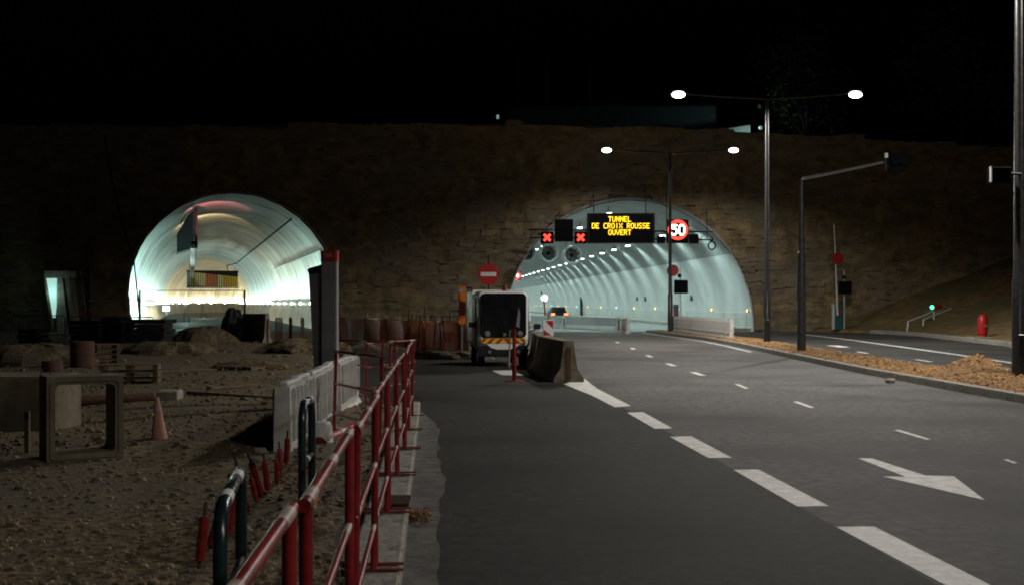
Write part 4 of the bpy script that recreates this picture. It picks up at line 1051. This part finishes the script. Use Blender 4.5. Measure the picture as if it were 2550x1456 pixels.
pallet(325, 958, .2, 3, 'stack of three wooden pallets behind the traffic cone')
pallet(600, 925, -.4, 1, 'single wooden pallet lying before the black tarpaulin heap')
pallet(240, 905, .5, 4, 'stack of four wooden pallets near the steel drum')
heap('soil_heap', 420, 0, 40, 3.4, .5, 2.2, 'low brown soil heap in front of the black board stack', 'heap', 'dirt', 17)
heap('soil_heap', 640, 0, 31, 2.4, .3, 1.6, 'small flat soil heap between the planks and the totem', 'heap', 'dirt', 19)
heap('soil_heap', 80, 0, 33, 3.6, .6, 2.4, 'broad soil heap between the concrete block and the steel barriers', 'heap', 'dirt', 23)
# pale slab and railings beside the side tunnel
c_, wd, ht = bx(607,792,664,855,52); o = jersey('concrete_barrier', P(607,0,55), P(666,0,51.5), 'pale upright concrete slab beside the black tarpaulin heap', 1.35, .5)
for k in range(3):
    bar_fence(702+24*k, 43-1.5*k, 1.7, 1.9-.1*k, 'dark railing section between the pale slab and the totem', 'rust', 'railings beside the totem', h=1.15)

# ------------------------------------------------------------------ totem and leaning blade
to = empty('totem', (P(821,0,19.3).x, 19.3, .03)); tag(to, 'tall grey ribbed totem post with a red cap', 'totem')
HT = P(0,625,19.3).z-.03; capz = P(0,652,19.3).z-.03; wd = 42/FPX*19.3
prof = rrect(wd, .18, .05); 
MB().loft([[(x, y, 0) for x, y in prof], [(x, y, capz-.004) for x, y in prof]]).build('column', M['greyplastic'], to, smooth=True)
rb = MB().box((0,-.093,capz/2), (.007,.012,capz-.02)).mesh('rib', M['greyplastic'])
for k in range(14): place('rib', rb, to, (-wd*.4+wd*.8*k/13,0,0))
cp = MB().loft([[(x*1.03, y*1.06, capz) for x, y in prof], [(x*1.03, y*1.06, HT) for x, y in prof]]).build('cap', M['redlead'], to)
for k in range(4): MB().box((-.06+.032*k, -.1, (capz+HT)/2+.01), (.018,.006,.06)).build('mark', M['redband'], cp)
bl = empty('leaning_blade', (P(787,0,20.2).x, 20.2, .03)); base = bl.location.copy(); tag(bl, 'dark topped grey blade panel leaning beside the totem', 'panel')
q = [P(768,672,20.2), P(799,664,20.2), P(800,1000,20.2), P(786,1010,20.2), P(775,800,20.2)]
MB().extr([Vector((v_.x, 20.2, max(v_.z,.02)))-base for v_ in q], (0,.06,0)).build('face', M['greyplastic'], bl)
q = [P(765,672,20.15), P(770,668,20.15), P(799,660,20.15), P(801,664,20.15), P(801,990,20.15), P(797,990,20.15), P(797,678,20.15), P(770,684,20.15)]
MB().extr([Vector((v_.x, 20.15, max(v_.z,.02)))-base for v_ in q], (0,.04,0)).build('dark_edge', M['blackmatt'], bl)

# ------------------------------------------------------------------ red pedestrian barriers on the kerb
rb0 = empty('pedestrian_barrier', (0,0,0)); LB = 1.98
def red_barrier():
    o = rb0
    for x in (.06, LB-.06):
        MB().tube([(x,0,0),(x,0,1.07)], .021, 16).build('post', M['red'], o, smooth=True)
        MB().box((x,.0,.006), (.04,.36,.012)).build('foot', M['maroon'], o)
    for zz in (1.07,.66,.28):
        r_ = MB().tube([(0,0,zz),(LB,0,zz)], .0205 if zz > 1 else .016, 16).build('rail', M['red'], o, smooth=True)
        for x in ((.16, .95, LB-.16) if zz > 1 else (.2, LB-.2)):
            MB().tube([(x-.09,0,zz),(x+.09,0,zz)], .0213 if zz > 1 else .0168, 16).build('reflective_band', M['redband'], r_, smooth=True)
red_barrier()
def xr(y): return -.40-.0615*y
GR = 'red barriers along the kerb'
spots = []
y = 1.35; k = 0
while y < 17.2:
    a = Vector((xr(y)+random.uniform(-.015,.015), y)); y2 = y+1.97; b = Vector((xr(y2)+random.uniform(-.02,.02), y2)); spots.append((a, math.atan2(b.y-a.y, b.x-a.x))); y += 2.02
for i, (a, rz) in enumerate(spots):
    o = rb0 if i == 0 else copy_tree(rb0)
    o.location = (a.x, a.y, .155); o.rotation_euler = (random.uniform(-.02,.02), 0, rz)
    tag(o, 'red and white banded pedestrian barrier in the line along the kerb', 'barrier', GR)
for (px, d, rz, lab) in ((905,20.5,1.2,'red barrier turned across the asphalt behind the plastic barriers'), (968,21.0,1.75,'red barrier set at an angle behind the end of the kerb line'), (985,19.6,2.3,'red barrier leaning against the last barrier of the kerb line'), (948,13.5,2.0,'red barrier standing askew on the dirt inside the kerb line')):
    o = copy_tree(rb0); p = P(px, 0, d); o.location = (p.x, d, max(0, dz(p.x, d)) if p.x < interp(ASPH, d) else .0); o.rotation_euler = (.03, 0, rz); tag(o, lab, 'barrier'); 
    if 'group' in o: del o['group']

# dark hoop barriers
def hoop(p0, p1, zb, h, r_, label):
    o = empty('hoop_barrier', (p0[0], p0[1], zb)); b = Vector((p1[0]-p0[0], p1[1]-p0[1], 0)); tag(o, label, 'barrier'); u = b.normalized()
    pts = [Vector((0,0,0)), Vector((0,0,h-.14)), u*.04+Vector((0,0,h-.05)), u*.12+Vector((0,0,h)), b-u*.12+Vector((0,0,h)), b-u*.04+Vector((0,0,h-.05)), b+Vector((0,0,h-.14)), b]
    MB().tube(pts, r_, 12).build('hoop', M['darkgreen'], o, smooth=True)
    ra = MB().tube([Vector((0,0,h*.5)), b+Vector((0,0,h*.5))], r_*.8, 10).build('cross_rail', M['darkgreen'], o, smooth=True)
    for t_ in (.25,.75): MB().tube([b*(t_-.06)+Vector((0,0,h)), b*(t_+.06)+Vector((0,0,h))], r_*1.04, 12).build('reflective_band', M['white'], o, smooth=True)
    MB().tube([b*.4+Vector((0,0,h*.5)), b*.52+Vector((0,0,h*.5))], r_*.86, 10).build('reflective_band', M['white'], ra, smooth=True)
p0 = P(548,1268,4.7); p1 = P(600,1170,5.9)
hoop((p0.x,4.7), (p1.x,5.9), .08, .9, .03, 'dark green hoop barrier with white bands among the red stakes')
p0 = P(752,1040,9.3); p1 = P(776,1010,9.9)
hoop((p0.x,9.3), (p1.x,9.9), .08, .93, .032, 'plain dark hoop barrier in front of the grey plastic barriers')
# red sleeves on stakes in the dirt
lab_g = 'red sleeves on stakes in the dirt'
sl_m = MB().tube([(0,0,.06),(0,0,.36)], .03, 10).mesh('sleeve', M['red'], True); st_m = MB().tube([(0,0,-.05),(0,0,.46)], .012, 6).mesh('stake', M['rust'])
for (px, py, tl) in ((495,1438,.05),(520,1390,.2),(562,1365,.1),(585,1330,-.05),(606,1300,-.1),(622,1290,-.2),(640,1268,-.12),(655,1252,-.18),(668,1236,-.05),(690,1215,.0),(700,1190,-.06),(712,1172,.02)):
    p = G(px, py, .06); o = empty('capped_stake', (p.x, p.y, dz(p.x, p.y)-.01)); o.rotation_euler = (random.uniform(-.2,.2), tl*1.6, 0); k_s = random.uniform(.6,1.05); o.scale = (k_s*1.15, k_s*1.15, k_s)
    tag(o, 'red plastic sleeve on a steel stake beside the dark green hoop barrier', 'stake', lab_g); place('sleeve', sl_m, o); place('stake', st_m, o)
# fallen red and white post
a = G(800,1105,.1); b = G(900,1062,.12); o = empty('fallen_post', a); base = a.copy(); tag(o, 'red and white plastic post lying on the dirt behind the barriers', 'post')
dv = b-a
MB().tube([Vector((0,0,.03)), dv*.36+Vector((0,0,.03))], .075, 12).build('red_part', M['redlead'], o, smooth=True); MB().tube([dv*.37+Vector((0,0,.03)), dv*.5+Vector((0,0,.03))], .076, 12).build('white_band', M['redband'], o, smooth=True); MB().tube([dv*.51+Vector((0,0,.03)), dv+Vector((0,0,.03))], .075, 12).build('red_part', M['redlead'], o, smooth=True)
p = G(800,1120,.05); o = empty('weight_block', p); tag(o, 'grey plastic weight block lying beside the fallen post', 'weight')
MB().lathe([(.17,0),(.18,.05),(.14,.12),(.13,.3),(.1,.34)], n=18).build('body', M['plastic'], o, smooth=True); MB().lathe([(.1,.0),(.1,.03)], (0,-.16,.08), 14, Matrix.Rotation(R(90),3,'X')).build('socket', M['maroon'], o)
# orange paddle lying
a = G(660,1325,.08); o = empty('orange_tape', a); tag(o, 'crumpled strip of orange tape on the dirt by the near barrier', 'tape')
mb = MB()
for k in range(9):
    x = -.02+.05*k; mb.v += [(x, .02*math.sin(k*1.7), .03+.025*k+.015*math.sin(2.1*k)), (x+.03, .1+.03*math.sin(k*2.3), .06+.026*k)]
for k in range(8): mb.f.append((2*k,2*k+1,2*k+3,2*k+2))
mb.build('strip', M['orange'], o)

# ------------------------------------------------------------------ concrete items on the site
p = P(203,1168,13.2); cv = empty('concrete_culvert', (G(116,1172,.05).x, G(125,1172,.05).y, .13), R(30)); tag(cv, 'square hollow concrete culvert frame standing on the dirt', 'culvert')
wd, ht, dp = .78, .9, .5; t_ = .085
inn = [(x+wd/2, z+ht/2) for x, z in rrect(wd-2*t_, ht-2*t_, .06, 4)]; outp = [(x+wd/2, z+ht/2) for x, z in rrect(wd, ht, .012, 4)]
n = len(inn); mb = MB()
for (lst, y_) in ((outp,0),(inn,0),(inn,dp),(outp,dp)): mb.v += [(x, y_, z) for x, z in lst]
for q in range(4):
    for k in range(n): mb.f.append((q*n+k, q*n+(k+1)%n, ((q+1)%4)*n+(k+1)%n, ((q+1)%4)*n+k))
mb.build('frame', M['concrete_old'], cv)
inn2 = [(x+wd/2, z+ht/2) for x, z in rrect(wd-.06, ht-.06, .04, 4)]; o2_ = [(x+wd/2, z+ht/2) for x, z in rrect(wd-.11, ht-.11, .05, 4)]
mb = MB()
for (lst, y_) in ((inn2,-.018),(o2_,-.018),(o2_,.01),(inn2,.01)): mb.v += [(x, y_, z) for x, z in lst]
for q in range(4):
    for k in range(n): mb.f.append((q*n+k, q*n+(k+1)%n, ((q+1)%4)*n+(k+1)%n, ((q+1)%4)*n+k))
mb.build('joint_rim', M['concrete_old'], cv)
c_, w_, h_ = bx(-130,938,138,1150,16.0)
o = empty('concrete_block', (c_.x, 16.4, .02), R(-4)); tag(o, 'large stained concrete block behind the culvert frame', 'block'); MB().box((0,0,.4), (w_, 1.1, .8), ch=.04).build('block', M['concrete_old'], o)
for x in (-.4,.4): MB().tube([(x,0,.78),(x,0,.88),(x+.12,0,.88),(x+.12,0,.78)], .012, 6).build('lifting_loop', M['rust'], o)
o = tag(MB().box((0,0,.13), (.36,.5,.26), ch=.02).build('concrete_block', M['concrete'], None, (G(423,1008,.05).x, G(423,1008,.05).y, .05), R(5)), 'small pale concrete block on the dirt behind the cone', 'block')
tag(MB().box((0,0,.3), (.05,.05,.56)).build('wooden_peg', M['wood'], None, (G(68,1150,.03).x, G(68,1150,.03).y, .02)), 'short wooden peg in the shadow beside the culvert frame', 'peg')
a, b = G(140,1000,.2), G(380,990,.2); tag(MB().tube([a, b], .09, 12).build('steel_pipe', M['rust'], smooth=True), 'rusty steel pipe lying behind the culvert frame', 'pipe')
for i, (xa, ya, xb, yb, lab) in enumerate(((470,985,690,1000,'long old timber plank on the dirt behind the small block'),(330,935,560,925,'pale timber plank in front of the black board stack'),(520,975,640,966,'short pale plank lying near the long timber plank'))):
    a, b = G(xa, ya, .05), G(xb, yb, .05); dv = b-a
    tag(MB().box((0,0,.03), (dv.length,.16,.06), ch=.01).build('timber_plank', M['wood'], None, ((a.x+b.x)/2, (a.y+b.y)/2, .09), math.atan2(dv.y, dv.x)), lab, 'plank')
for (px, py, s_, lab) in ((205,925,.3,'dark steel drum standing near the steel barriers'),(130,960,.22,'small rusty bucket behind the large concrete block')):
    p = G(px, py, .03); o = empty('drum', (p.x, p.y, dz(p.x,p.y)-.01)); tag(o, lab, 'drum'); MB().lathe([(s_*.9,0),(s_,.03),(s_,s_*2.2),(s_*.95,s_*2.3)], n=18).build('shell', M['rust'], o, smooth=True); MB().lathe([(s_*1.03,s_*1.1),(s_*1.03,s_*1.2)], n=18).build('hoop', M['rust'], o)
p = G(398,1112,.05); o = empty('traffic_cone', (p.x, p.y, .05), .3); tag(o, 'faded red traffic cone with a pale collar on the dirt', 'cone')
o.rotation_euler = (0, R(-3), .3)
MB().box((0,0,.015), (.28,.28,.03), ch=.01).build('base', M['rubber'], o)
bd = MB().lathe([(.11,.03),(.05,.42),(.045,.46)], n=18).lathe([(.034,.52),(.02,.6),(.012,.61)], n=18).build('body', M['cone'], o, smooth=True)
MB().lathe([(.0465,.455),(.036,.525)], n=18).build('collar', M['redband'], bd, smooth=True)
# gully grate and leaves
p = G(985,1248,.15); gg = empty('gully_grate', (p.x+.02, p.y, .152)); gg.rotation_euler = (0,0,.06); tag(gg, 'dark iron gully grate set in the kerb', 'grate')
MB().box((0,0,.006), (.2,.5,.012)).build('frame', M['dark'], gg)
for k in range(7): MB().box((0,-.2+.066*k,.016), (.18,.02,.012)).build('bar', M['rust'], gg)
mb = MB(); pc = G(1035,1290,.0)
for k in range(260):
    r_ = random.gauss(0,.11); a = random.random()*6.28; x, y_ = pc.x+r_*math.cos(a)*1.0, pc.y+r_*math.sin(a)*2.0; z_ = .01+.05*math.exp(-(r_/.12)**2)*random.random(); an = random.random()*6.28; s_ = random.uniform(.012,.028)
    u = Vector((math.cos(an), math.sin(an), random.uniform(-.5,.5)))*s_; v_ = Vector((-math.sin(an), math.cos(an), random.uniform(-.5,.5)))*s_*.7; o_ = Vector((x,y_,z_+s_*.4))
    mb.add([o_-u, o_+v_, o_+u, o_-v_, o_+Vector((0,0,.006))], [(0,1,4),(1,2,4),(2,3,4),(3,0,4)])
tag(mb.build('fallen_leaves', M['dryleaf']), 'small drift of dry brown leaves in the gutter by the grate', 'leaves', kind='stuff')
# stray stone on the road by the median kerb
p = G(2216,952); tag(MB().box((0,0,.05), (.22,.16,.1), rz=.5, ch=.03).build('loose_brick', M['concrete'], None, (p.x, p.y, .0)), 'pale loose brick on the road beside the median kerb', 'brick')

# ------------------------------------------------------------------ buildings, masts, trees above the wall
DB = 100.0
def bz(py): return P(0,py,DB).z
bd = empty('low_building', (P(1525,0,DB).x, DB, 12.6)); base = bd.location.copy(); tag(bd, 'long low flat roofed building in the dark above the wall', 'building')
x0, x1 = P(1272,0,DB).x-base.x, P(1782,0,DB).x-base.x; zt = bz(265)-base.z
MB().box(((x0+x1)/2, 4, zt/2-.6), (x1-x0, 8, zt+1.2)).build('wall', M['facade'], bd)
MB().box(((x0+x1)/2, 4, zt+.08), (x1-x0+.3, 8.3, .16)).build('roof', M['dark'], bd)
for k, px in enumerate((1300,1372,1440,1510,1580,1650,1720)):
    wn = MB().box((P(px,0,DB).x-base.x, -.02, 1.6), (1.5,.08,1.0)).build('window', M['glass'], bd)
    MB().box((P(px,0,DB).x-base.x, -.06, 1.07), (1.7,.12,.08)).build('sill', M['facade'], wn)
sh = empty('lit_shed', (P(1828,0,96).x, 96, 12.5)); base = sh.location.copy(); tag(sh, 'small pale shed lit teal at the end of the low building', 'shed')
def sp(x, y): return Vector((P(x,0,96).x, 96, P(0,y,96).z))-base
MB().extr([sp(1785,335), sp(1785,325), sp(1868,312), sp(1868,340)], (0,.4,0)).build('wall', M['white'], sh)
MB().extr([sp(1782,325), sp(1870,311.5), sp(1870,309.5), sp(1782,323)], (0,3,0)).build('roof', M['dark'], sh)
MB().box(sp(1800,322)+Vector((0,-.06,0)), (.3,.1,.3)).build('lamp_box', M['dark'], sh)
lp = empty('wall_top_lamp', (P(1893,0,93.5).x, 93.5, 12.3)); tag(lp, 'small lamp on a stub post beside the lit shed', 'lamp')
MB().tube([(0,0,0),(0,0,P(0,326,93.5).z-12.3)], .05, 6).build('post', M['dark'], lp); zz = P(0,322,93.5).z-12.3
MB().lathe([(.08,0),(.14,.05),(.14,.22),(.05,.3)], (0,0,zz-.05), 12).build('lens', M['shedlight'], lp)
lamp('shed_glow', 'POINT', (-.2,.2,zz+.1), 60, (.6,1,.95), lp, size=.15)
o = empty('lit_post', P(1239,300,96)); o.location.z = 12.5; tag(o, 'short post with a pale lit cap at the end of the wall top', 'post'); zz = P(0,292,96).z-12.5
MB().box((0,0,zz/2), (.1,.1,zz)).build('post', M['dark'], o); MB().box((0,0,zz), (.2,.12,.34), ch=.03).build('cap', M['shedlight'], o)
for px, lab in ((1287,'thin dark mast at the end of the low building'),(1362,'thin dark mast in the middle of the group on the roof'),(1467,'thin dark mast standing apart above the message sign')):
    p = P(px,0,101); o = empty('mast', (p.x, 99.2 if False else 101, bz(265)+.1)); tag(o, lab, 'mast'); MB().tube([(0,0,0),(0,0,3.9)], [.07,.04], 8).build('pole', M['metal'], o); MB().lathe([(.06,3.9),(.02,4.05)], n=8).build('finial', M['metal'], o)
def tree(x, y, zb, H, Rr, label, seed, n=2600):
    rnd = random.Random(seed); o = empty('broadleaf_tree', (x, y, zb)); tag(o, label, 'tree')
    mb = MB().tube([(0,0,-.4),(.05,0,H*.3),(-.1,.1,H*.62)], [.3,.24,.12], 9); tips = []
    for k in range(11):
        a = rnd.random()*6.28; z0 = H*rnd.uniform(.28,.6); l = Rr*rnd.uniform(.6,1); e = Vector((math.cos(a)*l, math.sin(a)*l, z0+H*rnd.uniform(.12,.36)))
        mb.tube([(0,0,z0), e*.5+Vector((0,0,z0*.5)), e], [.11,.07,.03], 6); tips.append(e); tips.append(e*.6+Vector((0,0,z0*.45)))
    tips.append(Vector((0,0,H*.9))); mb.build('trunk', M['bark'], o)
    lf = MB()
    for k in range(n):
        c_ = rnd.choice(tips); q = Vector((rnd.gauss(0,1), rnd.gauss(0,1), rnd.gauss(0,.8)))*Rr*.24; p = c_+q; s_ = rnd.uniform(.1,.24)
        u = Vector((rnd.gauss(0,1), rnd.gauss(0,1), rnd.gauss(0,1))).normalized()*s_; v_ = u.cross(Vector((rnd.gauss(0,1), rnd.gauss(0,1), rnd.gauss(0,1)))).normalized()*s_*.6
        lf.add([p-u, p+v_, p+u, p-v_], [(0,1,2,3)])
    lf.build('crown', M['leaf'], o)
tree(P(2010,0,96).x, 96, 11.8, 11.5, 4.2, 'dark broadleaf tree above the wall beside the lit shed', 3)
tree(P(2420,0,84).x, 86, 10.8, 12, 4.6, 'dark broadleaf tree above the wall over the right bank', 9)
